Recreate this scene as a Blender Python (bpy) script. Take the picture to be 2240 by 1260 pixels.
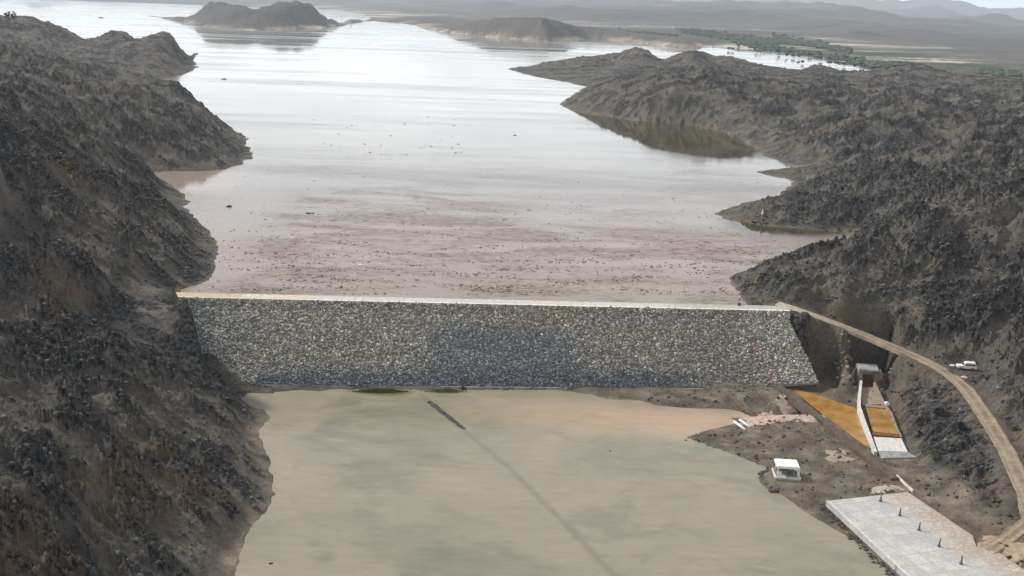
import bpy, math, random
import numpy as np
from mathutils import Matrix, Vector

for o in list(bpy.data.objects):
    bpy.data.objects.remove(o)
SC = bpy.context.scene
COL = SC.collection
R = math.radians
rng = np.random.RandomState(7)
random.seed(7)

# ------------------------------------------------------------------ camera
CAM_Z, PITCH, ROLL, FPX = 90.0, R(14.7), R(2.0), 2402.0
cd = bpy.data.cameras.new("Camera")
cam = bpy.data.objects.new("Camera", cd)
COL.objects.link(cam)
cd.sensor_width = 36.0
cd.lens = 36.0 * FPX / 2240.0
cd.clip_start = 1.0
cd.clip_end = 120000.0
MROT = Matrix.Rotation(R(90) - PITCH, 3, 'X') @ Matrix.Rotation(ROLL, 3, 'Z')
cam.matrix_world = Matrix.Translation((0, 0, CAM_Z)) @ MROT.to_4x4()
SC.camera = cam
SC.render.resolution_x, SC.render.resolution_y = 1024, 576

# ------------------------------------------------------------------ sky, sun, exposure
SUN_EL, SUN_AZ = R(40), R(-62)          # azimuth from +Y towards +X
w = bpy.data.worlds.new("World")
SC.world = w
w.use_nodes = True
nt = w.node_tree
nt.nodes.clear()
def N(t, k, **kw):
    n = t.nodes.new(k)
    for a, b in kw.items():
        setattr(n, a, b)
    return n
wo = N(nt, 'ShaderNodeOutputWorld')
bg = N(nt, 'ShaderNodeBackground')
bg.inputs['Strength'].default_value = 0.10
sky = N(nt, 'ShaderNodeTexSky', sky_type='NISHITA', sun_disc=False)
sky.sun_elevation = SUN_EL
sky.sun_rotation = SUN_AZ
sky.dust_density = 3.0
sky.altitude = 400
hs = N(nt, 'ShaderNodeHueSaturation')
hs.inputs['Saturation'].default_value = 0.25
tc = N(nt, 'ShaderNodeTexCoord')
sep = N(nt, 'ShaderNodeSeparateXYZ')
nt.links.new(tc.outputs['Generated'], sep.inputs[0])
# cloud deck: the view direction carried up onto a flat layer
za = N(nt, 'ShaderNodeMath', operation='ADD'); za.inputs[1].default_value = 0.14
zm = N(nt, 'ShaderNodeMath', operation='ABSOLUTE')
nt.links.new(sep.outputs[2], zm.inputs[0]); nt.links.new(zm.outputs[0], za.inputs[0])
dx = N(nt, 'ShaderNodeMath', operation='DIVIDE'); dy = N(nt, 'ShaderNodeMath', operation='DIVIDE')
nt.links.new(sep.outputs[0], dx.inputs[0]); nt.links.new(za.outputs[0], dx.inputs[1])
nt.links.new(sep.outputs[1], dy.inputs[0]); nt.links.new(za.outputs[0], dy.inputs[1])
cmb = N(nt, 'ShaderNodeCombineXYZ')
nt.links.new(dx.outputs[0], cmb.inputs[0]); nt.links.new(dy.outputs[0], cmb.inputs[1])
cn = N(nt, 'ShaderNodeTexNoise'); cn.inputs['Scale'].default_value = 1.1
cn.inputs['Detail'].default_value = 5; cn.inputs['Roughness'].default_value = 0.55
nt.links.new(cmb.outputs[0], cn.inputs['Vector'])
cr = N(nt, 'ShaderNodeValToRGB')
cr.color_ramp.elements[0].position = 0.34; cr.color_ramp.elements[0].color = (6.6, 6.7, 6.85, 1)
cr.color_ramp.elements[1].position = 0.66; cr.color_ramp.elements[1].color = (9.6, 9.6, 9.6, 1)
nt.links.new(cn.outputs['Fac'], cr.inputs[0])
mx = N(nt, 'ShaderNodeMixRGB'); mx.inputs[0].default_value = 0.78
nt.links.new(sky.outputs[0], hs.inputs['Color'])
nt.links.new(hs.outputs[0], mx.inputs[1]); nt.links.new(cr.outputs[0], mx.inputs[2])
gl_ = N(nt, 'ShaderNodeMapRange', interpolation_type='SMOOTHSTEP')   # a bright hazy belt of sky low down
gl_.inputs[1].default_value = 0.02; gl_.inputs[2].default_value = 0.30; gl_.inputs[3].default_value = 2.0; gl_.inputs[4].default_value = 0.74
nt.links.new(zm.outputs[0], gl_.inputs[0])
ml = N(nt, 'ShaderNodeMixRGB', blend_type='MULTIPLY'); ml.inputs[0].default_value = 1.0
nt.links.new(mx.outputs[0], ml.inputs[1]); nt.links.new(gl_.outputs[0], ml.inputs[2])
nt.links.new(ml.outputs[0], bg.inputs['Color'])
nt.links.new(bg.outputs[0], wo.inputs['Surface'])

sd = bpy.data.lights.new("Sun", 'SUN')
sd.energy = 3.0; sd.angle = R(7); sd.color = (1.0, 0.96, 0.90)
sun = bpy.data.objects.new("Sun", sd)
COL.objects.link(sun)
sdir = Vector((math.sin(SUN_AZ) * math.cos(SUN_EL), math.cos(SUN_AZ) * math.cos(SUN_EL), math.sin(SUN_EL)))
sun.rotation_euler = sdir.to_track_quat('Z', 'Y').to_euler()
SC.view_settings.view_transform = 'Standard'
SC.view_settings.look = 'None'
SC.view_settings.exposure = 0.36
SC.view_settings.gamma = 1.0
SC.render.engine = 'CYCLES'
SC.cycles.max_bounces = 6
SC.cycles.volume_bounces = 1

# ------------------------------------------------------------------ layout helpers
WL, PL = -1.6, -20.0                     # reservoir and pond levels (dam crest is 0)
MR = np.array(MROT)
def ray(px, py):
    d = MR @ np.array([(px - 1120) / FPX, (630 - py) / FPX, -1.0])
    return d
def at(px, py, z):                       # survey point: where a sight line meets level z
    d = ray(px, py)
    t = (z - CAM_Z) / d[2]
    return np.array([d[0] * t, d[1] * t, z])
def atd(px, py, dist):                   # same, at a horizontal distance
    d = ray(px, py)
    t = dist / math.hypot(d[0], d[1])
    return np.array([d[0] * t, d[1] * t, CAM_Z + d[2] * t])
def proj(P):
    q = (P - np.array([0, 0, CAM_Z])) @ MR
    return 1120 + FPX * q[:, 0] / -q[:, 2], 630 - FPX * q[:, 1] / -q[:, 2]
def sm(a, b, x):
    t = np.clip((x - a) / (b - a), 0, 1)
    return t * t * (3 - 2 * t)

# ---- numpy noise
_ang = np.random.RandomState(3).rand(4096) * 2 * np.pi
_gx, _gy = np.cos(_ang).astype(np.float32), np.sin(_ang).astype(np.float32)
def _h(ix, iy, s):
    h = (ix.astype(np.uint32) * np.uint32(374761393) + iy.astype(np.uint32) * np.uint32(668265263) + np.uint32(s * 974711 + 13))
    h = (h ^ (h >> np.uint32(13))) * np.uint32(1274126177)
    return h ^ (h >> np.uint32(16))
def pn(x, y, s=0):
    x = np.asarray(x, np.float32); y = np.asarray(y, np.float32)
    fx, fy = np.floor(x), np.floor(y)
    ix, iy = fx.astype(np.int64), fy.astype(np.int64)
    u, v = x - fx, y - fy
    a = u * u * u * (u * (u * 6 - 15) + 10); b = v * v * v * (v * (v * 6 - 15) + 10)
    def g(i, j):
        k = (_h(ix + i, iy + j, s) & np.uint32(4095)).astype(np.int64)
        return _gx[k] * (u - i) + _gy[k] * (v - j)
    n0 = g(0, 0); n0 = n0 + a * (g(1, 0) - n0)
    n1 = g(0, 1); n1 = n1 + a * (g(1, 1) - n1)
    return (n0 + b * (n1 - n0)) * 1.45
def fbm(x, y, o, s=0, g=0.5):
    r = 0; A = 1; t = 0
    for i in range(o):
        r = r + A * pn(x * 2**i, y * 2**i, s + i * 17); t += A; A *= g
    return r / t
def ridged(x, y, o, s=0, g=0.5):
    r = 0; A = 1; t = 0
    for i in range(o):
        r = r + A * (1 - np.abs(pn(x * 2**i, y * 2**i, s + i * 17)) * 1.6); t += A; A *= g
    return r / t
def worley(x, y, s=0):
    fx, fy = np.floor(x), np.floor(y)
    ix, iy = fx.astype(np.int64), fy.astype(np.int64)
    f1 = np.full(x.shape, 9.0, np.float32); cid = np.zeros(x.shape, np.float32)
    for i in (-1, 0, 1):
        for j in (-1, 0, 1):
            h = _h(ix + i, iy + j, s)
            px = (h & np.uint32(1023)).astype(np.float32) / 1023
            py = ((h >> np.uint32(10)) & np.uint32(1023)).astype(np.float32) / 1023
            d = (fx + i + px - x)**2 + (fy + j + py - y)**2
            m = d < f1
            f1 = np.where(m, d, f1)
            cid = np.where(m, ((h >> np.uint32(20)) & np.uint32(1023)).astype(np.float32) / 1023, cid)
    return np.sqrt(f1), cid
def sdf(poly, X, Y):                     # > 0 outside the polygon
    P = np.asarray(poly, np.float32)[:, :2]
    d = np.full(X.shape, 1e12, np.float32); ins = np.zeros(X.shape, bool)
    for k in range(len(P)):
        ax, ay = P[k]; bx, by = P[(k + 1) % len(P)]
        ex, ey = bx - ax, by - ay
        t = np.clip(((X - ax) * ex + (Y - ay) * ey) / (ex * ex + ey * ey + 1e-9), 0, 1)
        d = np.minimum(d, (X - ax - t * ex)**2 + (Y - ay - t * ey)**2)
        if abs(ey) > 1e-9:
            ins ^= ((ay > Y) != (by > Y)) & (X < (Y - ay) / ey * ex + ax)
    d = np.sqrt(d)
    return np.where(ins, -d, d)
def pdist(pts, X, Y):                    # distance to a polyline and the height along it
    d = np.full(X.shape, 1e12, np.float32); zz = np.zeros(X.shape, np.float32)
    for k in range(len(pts) - 1):
        ax, ay, az = pts[k]; bx, by, bz = pts[k + 1]
        ex, ey = bx - ax, by - ay
        t = np.clip(((X - ax) * ex + (Y - ay) * ey) / (ex * ex + ey * ey + 1e-9), 0, 1)
        dd = (X - ax - t * ex)**2 + (Y - ay - t * ey)**2
        m = dd < d
        d = np.where(m, dd, d); zz = np.where(m, az + t * (bz - az), zz)
    return np.sqrt(d), zz

# ------------------------------------------------------------------ object helpers
def tag(o, label=None, cat=None, group=None, kind=None):
    if label: o['label'] = label
    if cat: o['category'] = cat
    if group: o['group'] = group
    if kind: o['kind'] = kind
    return o
def mesh_np(name, V, F, m, parent=None, smooth=False, attrs=None):
    me = bpy.data.meshes.new(name)
    V = np.asarray(V, np.float32); F = np.asarray(F, np.int32)
    nf, k = F.shape
    me.vertices.add(len(V)); me.vertices.foreach_set('co', V.ravel())
    me.loops.add(nf * k); me.loops.foreach_set('vertex_index', F.ravel())
    me.polygons.add(nf)
    me.polygons.foreach_set('loop_start', np.arange(0, nf * k, k, dtype=np.int32))
    me.polygons.foreach_set('loop_total', np.full(nf, k, np.int32))
    if smooth:
        me.polygons.foreach_set('use_smooth', np.ones(nf, bool))
    me.update(calc_edges=True)
    for an, (dom, arr) in (attrs or {}).items():
        a = me.attributes.new(an, 'FLOAT_COLOR', dom)
        a.data.foreach_set('color', np.asarray(arr, np.float32).ravel())
    if m: me.materials.append(m)
    o = bpy.data.objects.new(name, me)
    COL.objects.link(o)
    if parent: o.parent = parent
    return o
class MB:
    """collects boxes, bars, prisms and tubes; build() links them as ONE mesh object"""
    def __init__(s): s.v = []; s.f = []
    def add(s, v, f):
        b = len(s.v); s.v += [tuple(p) for p in v]; s.f += [tuple(i + b for i in q) for q in f]; return s
    def box(s, x0, x1, y0, y1, z0, z1):
        v = [(x, y, z) for z in (z0, z1) for y in (y0, y1) for x in (x0, x1)]
        return s.add(v, [(0, 2, 3, 1), (4, 5, 7, 6), (0, 1, 5, 4), (2, 6, 7, 3), (0, 4, 6, 2), (1, 3, 7, 5)])
    def prism(s, pts, z0, z1):           # plan outline raised from z0 to z1
        n = len(pts)
        ar = sum(pts[i][0] * pts[(i + 1) % n][1] - pts[(i + 1) % n][0] * pts[i][1] for i in range(n))
        if ar < 0: pts = pts[::-1]
        v = [(p[0], p[1], z0) for p in pts] + [(p[0], p[1], z1) for p in pts]
        return s.add(v, [tuple(range(n - 1, -1, -1)), tuple(range(n, 2 * n))] + [(i, (i + 1) % n, n + (i + 1) % n, n + i) for i in range(n)])
    def side(s, pts, y0, y1):            # outline in x,z swept along y
        n = len(pts)
        v = [(p[0], y0, p[1]) for p in pts] + [(p[0], y1, p[1]) for p in pts]
        return s.add(v, [tuple(range(n)), tuple(range(2 * n - 1, n - 1, -1))] + [((i + 1) % n, i, n + i, n + (i + 1) % n) for i in range(n)])
    def tube(s, a, b, r0, r1=None, n=10):
        r1 = r0 if r1 is None else r1
        a, b = Vector(a), Vector(b)
        q = (b - a).to_track_quat('Z', 'Y')
        v = []
        for c, r in ((a, r0), (b, r1)):
            for i in range(n):
                t = 2 * math.pi * i / n
                v.append(c + q @ Vector((r * math.cos(t), r * math.sin(t), 0)))
        return s.add(v, [tuple(range(n - 1, -1, -1)), tuple(range(n, 2 * n))] + [(i, (i + 1) % n, n + (i + 1) % n, n + i) for i in range(n)])
    def ribbon(s, pts, wd, z0, h, taper=1.0):  # a wall following a plan line: z0 + h per point
        n = len(pts); P = [Vector((p[0], p[1], 0)) for p in pts]; b = []
        for i in range(n):
            t = (P[min(i + 1, n - 1)] - P[max(i - 1, 0)]).normalized()
            nn = Vector((-t.y, t.x, 0))
            zt = (pts[i][2] if len(pts[i]) > 2 else z0 + h)
            for k, zz, f in ((-1, z0, 1), (1, z0, 1), (1, zt, taper), (-1, zt, taper)):
                q = P[i] + nn * (k * wd / 2 * f); b.append((q.x, q.y, zz))
        f = [(0, 1, 2, 3), tuple(4 * (n - 1) + k for k in (3, 2, 1, 0))]
        for i in range(n - 1):
            for k in range(4):
                f.append((4 * i + k, 4 * i + 4 + k, 4 * i + 4 + (k + 1) % 4, 4 * i + (k + 1) % 4))
        return s.add(b, f)
    def rock(s, c, r, seed, flat=0.7, n=2):
        rr = random.Random(seed)
        import bmesh
        bm = bmesh.new(); bmesh.ops.create_icosphere(bm, subdivisions=n, radius=1)
        off = [Vector((rr.uniform(-1, 1), rr.uniform(-1, 1), rr.uniform(-1, 1))).normalized() for _ in range(9)]
        cut = [rr.uniform(.62, .95) for _ in off]
        v = []
        for p in bm.verts:
            q = p.co.copy()
            for d, cc in zip(off, cut):
                e = q.dot(d) - cc
                if e > 0: q -= d * e
            v.append((c[0] + q.x * r[0], c[1] + q.y * r[1], c[2] + q.z * r[2]))
        f = [tuple(x.index for x in q.verts) for q in bm.faces]
        bm.free()
        return s.add(v, f)
    def build(s, name, m, parent=None, bevel=0, smooth=False):
        me = bpy.data.meshes.new(name)
        me.from_pydata(s.v, [], s.f); me.update()
        import bmesh
        bm = bmesh.new(); bm.from_mesh(me)
        bmesh.ops.recalc_face_normals(bm, faces=bm.faces)
        if bevel:
            bmesh.ops.bevel(bm, geom=bm.edges[:], offset=bevel, segments=2, affect='EDGES', clamp_overlap=True)
        bm.to_mesh(me); bm.free()
        if smooth:
            for p in me.polygons: p.use_smooth = True
        me.materials.append(m)
        o = bpy.data.objects.new(name, me); COL.objects.link(o)
        if parent: o.parent = parent
        return o
def empty(name, loc, rz=0):
    o = bpy.data.objects.new(name, None); COL.objects.link(o)
    o.location = loc; o.rotation_euler = (0, 0, rz)
    return o

# ------------------------------------------------------------------ materials
def mat(name):
    m = bpy.data.materials.new(name); m.use_nodes = True
    t = m.node_tree
    return m, t, t.nodes['Principled BSDF']
def ramp(t, src, stops):
    r = N(t, 'ShaderNodeValToRGB')
    e = r.color_ramp.elements
    while len(e) < len(stops): e.new(0.5)
    for k, (p, c) in enumerate(stops):
        e[k].position = p; e[k].color = (c[0], c[1], c[2], 1) if hasattr(c, '__len__') else (c, c, c, 1)
    t.links.new(src, r.inputs[0])
    return r.outputs[0]
def noise(t, scale, det=4, rough=0.55, vec=None, stretch=None, rot=0, dist=0):
    n = N(t, 'ShaderNodeTexNoise')
    n.inputs['Scale'].default_value = scale; n.inputs['Detail'].default_value = det
    n.inputs['Roughness'].default_value = rough; n.inputs['Distortion'].default_value = dist
    if vec is None:
        g = N(t, 'ShaderNodeTexCoord'); vec = g.outputs['Object']
    if stretch:
        mp = N(t, 'ShaderNodeMapping'); mp.inputs['Scale'].default_value = stretch
        mp.inputs['Rotation'].default_value = (0, 0, rot)
        t.links.new(vec, mp.inputs[0]); vec = mp.outputs[0]
    t.links.new(vec, n.inputs['Vector'])
    return n.outputs['Fac']
def mixc(t, f, a, b, mode='MIX'):
    m = N(t, 'ShaderNodeMixRGB', blend_type=mode)
    for i, v in ((0, f), (1, a), (2, b)):
        if hasattr(v, 'is_linked') or hasattr(v, 'node'): t.links.new(v, m.inputs[i])
        elif hasattr(v, '__len__'): m.inputs[i].default_value = (v[0], v[1], v[2], 1)
        else: m.inputs[i].default_value = v
    return m.outputs[0]
def math_(t, op, a, b=0.0, c=None, clamp=False):
    m = N(t, 'ShaderNodeMath', operation=op, use_clamp=clamp)
    for i, v in enumerate((a, b) if c is None else (a, b, c)):
        if hasattr(v, 'node'): t.links.new(v, m.inputs[i])
        else: m.inputs[i].default_value = v
    return m.outputs[0]
def bump(t, b, h, s=0.5, d=0.1):
    n = N(t, 'ShaderNodeBump'); n.inputs['Strength'].default_value = s; n.inputs['Distance'].default_value = d
    t.links.new(h, n.inputs['Height']); t.links.new(n.outputs[0], b.inputs['Normal'])
def plain(name, c, rough=0.8, var=0.25, scale=1.2, metal=0.0):
    m, t, b = mat(name)
    f = noise(t, scale, 5, 0.6)
    lo = [x * (1 - var) for x in c]; hi = [min(1, x * (1 + var)) for x in c]
    t.links.new(ramp(t, f, [(0.3, lo), (0.7, hi)]), b.inputs['Base Color'])
    b.inputs['Roughness'].default_value = rough; b.inputs['Metallic'].default_value = metal
    return m
def attr(t, name):
    a = N(t, 'ShaderNodeAttribute', attribute_name=name)
    s = N(t, 'ShaderNodeSeparateColor'); t.links.new(a.outputs['Color'], s.inputs[0])
    return a, s

def make_ground():
    m, t, b = mat('ground_rock_and_soil')
    a, s = attr(t, 'cover')              # R rock outcrop, G bank soil, B rust patch ; alpha fields
    fine = noise(t, 0.9, 6, 0.68)
    mid = noise(t, 0.11, 5, 0.6)
    soil = mixc(t, ramp(t, mid, [(0.36, 0.0), (0.64, 1.0)]), (0.098, 0.091, 0.082), (0.215, 0.187, 0.155))
    soil = mixc(t, ramp(t, fine, [(0.32, 0.0), (0.7, 1.0)]), mixc(t, 0.55, soil, (0.03, 0.03, 0.032)), soil)
    rock = mixc(t, ramp(t, fine, [(0.42, 0.0), (0.64, 1.0)]), (0.008, 0.008, 0.009), (0.112, 0.110, 0.110))
    rf = ramp(t, math_(t, 'ADD', s.outputs[0], math_(t, 'MULTIPLY', math_(t, 'SUBTRACT', fine, 0.5), 0.9)), [(0.44, 0.0), (0.60, 1.0)])
    c = mixc(t, rf, soil, rock)
    peb = noise(t, 2.6, 3, 0.6)
    grit = noise(t, 1.7, 4, 0.75); gl = noise(t, 0.35, 4, 0.7)
    gf = math_(t, 'MULTIPLY', ramp(t, math_(t, 'ADD', grit, math_(t, 'MULTIPLY', math_(t, 'SUBTRACT', gl, 0.5), 0.7)), [(0.54, 0.0), (0.64, 0.62)]), math_(t, 'SUBTRACT', 1.0, s.outputs[2]), clamp=True)
    c = mixc(t, gf, c, (0.030, 0.031, 0.034))
    c = mixc(t, math_(t, 'MULTIPLY', ramp(t, peb, [(0.66, 0.0), (0.76, 1.0)]), 0.55), c, (0.22, 0.20, 0.18))
    rust = mixc(t, fine, (0.085, 0.062, 0.045), (0.215, 0.155, 0.105))
    c = mixc(t, math_(t, 'MULTIPLY', s.outputs[2], ramp(t, fine, [(0.36, 0.0), (0.60, 0.9)])), c, rust)
    # bank soil
    bn = noise(t, 0.16, 6, 0.62); bn2 = noise(t, 0.06, 4, 0.6, stretch=(1, 2.2, 1))
    bank = ramp(t, bn, [(0.28, (0.062, 0.056, 0.048)), (0.43, (0.135, 0.118, 0.095)), (0.56, (0.21, 0.176, 0.136)), (0.72, (0.34, 0.285, 0.225))])
    bank = mixc(t, ramp(t, bn2, [(0.52, 0.0), (0.66, 0.6)]), bank, (0.145, 0.092, 0.058))
    c = mixc(t, s.outputs[1], c, bank)
    t.links.new(c, b.inputs['Base Color'])
    b.inputs['Roughness'].default_value = 0.95
    b.inputs['Specular IOR Level'].default_value = 0.15
    bump(t, b, math_(t, 'ADD', fine, math_(t, 'MULTIPLY', grit, 0.7)), 1.0, 0.8)
    return m
def make_plain():
    m, t, b = mat('far_plain_soil')
    a, s = attr(t, 'cover')
    n1 = noise(t, 0.0016, 7, 0.62, stretch=(0.6, 1.6, 1), rot=0.35)
    n2 = noise(t, 0.006, 6, 0.65, stretch=(0.5, 1.6, 1), rot=-0.2)
    n3 = noise(t, 0.012, 5, 0.65)
    c = ramp(t, n1, [(0.40, (0.10, 0.10, 0.10)), (0.5, (0.27, 0.24, 0.21)), (0.58, (0.50, 0.43, 0.36))])
    c = mixc(t, ramp(t, n2, [(0.47, 0.0), (0.55, 0.85)]), c, (0.065, 0.075, 0.07))
    c = mixc(t, math_(t, 'MULTIPLY', s.outputs[1], ramp(t, n2, [(0.42, 0.0), (0.5, 1.0)])), c, (0.035, 0.06, 0.035))
    rock = mixc(t, n3, (0.045, 0.046, 0.05), (0.13, 0.12, 0.115))
    c = mixc(t, s.outputs[0], c, rock)
    c = mixc(t, s.outputs[2], c, (0.30, 0.22, 0.165))
    t.links.new(c, b.inputs['Base Color']); b.inputs['Roughness'].default_value = 1.0
    b.inputs['Specular IOR Level'].default_value = 0.1
    return m
def make_water():
    m, t, b = mat('reservoir_water')
    a, s = attr(t, 'murk')               # R scum, G silt, B clear shallows and painted hill reflections
    tcx = N(t, 'ShaderNodeTexCoord').outputs['Object']
    st = noise(t, 0.010, 5, 0.6, stretch=(0.22, 1.0, 1), rot=R(-7))
    st2 = noise(t, 0.05, 5, 0.7, stretch=(0.35, 1.0, 1), rot=R(5), dist=0.6)
    fl = noise(t, 0.5, 6, 0.8, stretch=(0.5, 1.0, 1))
    sc = math_(t, 'MULTIPLY', s.outputs[0], ramp(t, st2, [(0.36, 0.15), (0.56, 1.0)]), clamp=True)
    sc = math_(t, 'MULTIPLY', sc, ramp(t, fl, [(0.30, 0.35), (0.62, 1.0)]), clamp=True)
    c = mixc(t, s.outputs[1], (0.20, 0.195, 0.185), (0.30, 0.235, 0.20))
    c = mixc(t, sc, c, mixc(t, ramp(t, fl, [(0.42, 0.0), (0.66, 1.0)]), (0.27, 0.215, 0.20), (0.105, 0.080, 0.075)))
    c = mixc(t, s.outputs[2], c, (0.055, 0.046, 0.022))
    t.links.new(c, b.inputs['Base Color'])
    b.inputs['IOR'].default_value = 1.333
    r = ramp(t, st, [(0.42, 0.02), (0.64, 0.20)])
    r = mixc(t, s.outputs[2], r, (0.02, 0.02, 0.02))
    r = mixc(t, sc, r, (0.6, 0.6, 0.6))
    t.links.new(r, b.inputs['Roughness'])
    t.links.new(ramp(t, sc, [(0.0, 0.5), (1.0, 0.22)]), b.inputs['Specular IOR Level'])
    wv = noise(t, 0.9, 3, 0.6, stretch=(0.5, 1, 1))
    bump(t, b, math_(t, 'ADD', wv, math_(t, 'MULTIPLY', math_(t, 'MULTIPLY', sc, fl), 3.0)), 0.05, 0.10)
    return m
def make_pond():
    m, t, b = mat('pond_water')
    a, s = attr(t, 'murk')               # R pink silt, G green, B dark line
    n1 = noise(t, 0.028, 5, 0.6, dist=0.5); n2 = noise(t, 0.07, 6, 0.62, stretch=(0.7, 1.0, 1), rot=0.6, dist=0.8)
    c = ramp(t, n1, [(0.33, (0.190, 0.186, 0.140)), (0.52, (0.255, 0.234, 0.174)), (0.70, (0.298, 0.263, 0.198))])
    c = mixc(t, ramp(t, n2, [(0.54, 0.0), (0.72, 0.55)]), c, (0.135, 0.142, 0.112))
    c = mixc(t, math_(t, 'MULTIPLY', s.outputs[0], ramp(t, n2, [(0.3, 1.0), (0.7, 0.7)])), c, (0.46, 0.335, 0.25))
    c = mixc(t, s.outputs[1], c, (0.10, 0.10, 0.035))
    n3 = noise(t, 0.5, 5, 0.7, stretch=(0.25, 1.0, 1))
    c = mixc(t, 1.0, c, ramp(t, n3, [(0.3, 0.90), (0.7, 1.09)]), 'MULTIPLY')
    c = mixc(t, s.outputs[2], c, (0.13, 0.14, 0.12))
    t.links.new(c, b.inputs['Base Color'])
    b.inputs['IOR'].default_value = 1.333
    b.inputs['Roughness'].default_value = 0.10
    wv = noise(t, 1.4, 3, 0.6, stretch=(0.6, 1, 1))
    bump(t, b, math_(t, 'ADD', wv, math_(t, 'MULTIPLY', n3, 2.0)), 0.12, 0.10)
    return m
def make_stones():
    m, t, b = mat('riprap_stone')
    a = N(t, 'ShaderNodeAttribute', attribute_name='stone')
    f = noise(t, 3.0, 4, 0.6)
    t.links.new(mixc(t, 0.5, a.outputs['Color'], mixc(t, 1.0, a.outputs['Color'], ramp(t, f, [(0.3, 0.5), (0.7, 1.4)]), 'MULTIPLY')), b.inputs['Base Color'])
    b.inputs['Roughness'].default_value = 0.9
    return m
def make_attr(name, rough=0.9, scale=0.8, lo=0.7, hi=1.25, bs=0.0):
    m, t, b = mat(name)
    a = N(t, 'ShaderNodeAttribute', attribute_name='tint')
    f = noise(t, scale, 6, 0.65)
    t.links.new(mixc(t, 1.0, a.outputs['Color'], ramp(t, f, [(0.3, lo), (0.7, hi)]), 'MULTIPLY'), b.inputs['Base Color'])
    b.inputs['Roughness'].default_value = rough
    b.inputs['Specular IOR Level'].default_value = 0.2
    if bs: bump(t, b, f, bs, 0.1)
    return m
def make_ochre():
    m, t, b = mat('ochre_water')
    n1 = noise(t, 0.25, 4, 0.6, dist=0.6)
    t.links.new(ramp(t, n1, [(0.3, (0.20, 0.105, 0.035)), (0.5, (0.34, 0.18, 0.05)), (0.75, (0.42, 0.25, 0.09))]), b.inputs['Base Color'])
    b.inputs['Roughness'].default_value = 0.12; b.inputs['IOR'].default_value = 1.333
    bump(t, b, noise(t, 2.0, 2), 0.06, 0.05)
    return m
def make_deck():
    m, t, b = mat('slab_concrete')
    br = N(t, 'ShaderNodeTexBrick'); br.offset = 0.0; br.squash = 1.0
    tcx = N(t, 'ShaderNodeTexCoord'); wn = N(t, 'ShaderNodeTexNoise'); wn.inputs['Scale'].default_value = 0.35; wn.inputs['Detail'].default_value = 3
    t.links.new(tcx.outputs['Object'], wn.inputs['Vector'])
    vs_ = N(t, 'ShaderNodeVectorMath', operation='MULTIPLY_ADD'); vs_.inputs[1].default_value = (0.5, 0.5, 0)
    t.links.new(wn.outputs['Color'], vs_.inputs[0]); t.links.new(tcx.outputs['Object'], vs_.inputs[2])
    t.links.new(vs_.outputs[0], br.inputs['Vector'])
    br.inputs['Scale'].default_value = 1.0; br.inputs['Brick Width'].default_value = 4.0; br.inputs['Row Height'].default_value = 4.0
    br.inputs['Mortar Size'].default_value = 0.07; br.inputs['Mortar Smooth'].default_value = 0.3
    br.inputs['Color1'].default_value = (0.47, 0.47, 0.46, 1); br.inputs['Color2'].default_value = (0.54, 0.53, 0.51, 1)
    br.inputs['Mortar'].default_value = (0.22, 0.21, 0.20, 1)
    n1 = noise(t, 0.22, 6, 0.65); n2 = noise(t, 1.3, 5, 0.65); n3 = noise(t, 0.16, 5, 0.6, stretch=(1, 1.6, 1))
    c = mixc(t, ramp(t, n1, [(0.42, 0.0), (0.58, 0.9)]), br.outputs['Color'], mixc(t, 0.25, (0.36, 0.37, 0.39), br.outputs['Color']))
    a, s = attr(t, 'tint')
    dirt = math_(t, 'MULTIPLY', s.outputs[0], ramp(t, math_(t, 'ADD', n2, math_(t, 'MULTIPLY', n3, 0.4)), [(0.56, 0.0), (0.74, 0.9)]), clamp=True)
    c = mixc(t, dirt, c, (0.36, 0.26, 0.18))
    c = mixc(t, ramp(t, n2, [(0.52, 0.0), (0.68, 0.6)]), c, (0.29, 0.265, 0.235))
    t.links.new(c, b.inputs['Base Color']); b.inputs['Roughness'].default_value = 0.85
    return m

M = dict(
    ground=make_ground(), plain=make_plain(), water=make_water(), pond=make_pond(), stone=make_stones(),
    tint=make_attr('tinted_earth', bs=0.4), ochre=make_ochre(), deck=make_deck(),
    concrete=plain('pale_concrete', (0.55, 0.54, 0.51), 0.85, 0.25, 0.8),
    grey=plain('grey_concrete', (0.30, 0.30, 0.29), 0.9, 0.35, 1.0),
    oldconc=plain('stained_concrete', (0.25, 0.20, 0.155), 0.9, 0.4, 0.9),
    rust=plain('rusty_steel', (0.15, 0.058, 0.022), 0.85, 0.5, 1.5),
    white=plain('white_paint', (0.80, 0.80, 0.79), 0.45, 0.06, 2.0),
    glass=plain('dark_glass', (0.02, 0.022, 0.026), 0.12, 0.2),
    rubber=plain('black_rubber', (0.02, 0.02, 0.02), 0.85, 0.2),
    steel=plain('dull_steel', (0.25, 0.25, 0.26), 0.45, 0.2, 3, 0.6),
    dark=plain('dark_rubble', (0.06, 0.058, 0.055), 0.95, 0.5, 1.5),
    black=plain('dark_void', (0.012, 0.011, 0.010), 0.95, 0.3),
    bank=plain('dark_earth_bank', (0.095, 0.070, 0.050), 0.95, 0.45, 0.5),
    leaf=plain('leaf', (0.040, 0.062, 0.036), 0.8, 0.4, 0.6),
    bark=plain('bark', (0.09, 0.065, 0.05), 0.9, 0.3, 2),
    grass=plain('olive_grass', (0.085, 0.085, 0.02), 0.85, 0.4, 0.8),
    straw=plain('debris_wood', (0.085, 0.065, 0.055), 0.9, 0.6, 0.3),
    post=plain('grey_post', (0.16, 0.15, 0.145), 0.8, 0.3, 2),
    red=plain('red_paint', (0.45, 0.03, 0.02), 0.4, 0.1),
)

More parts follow.
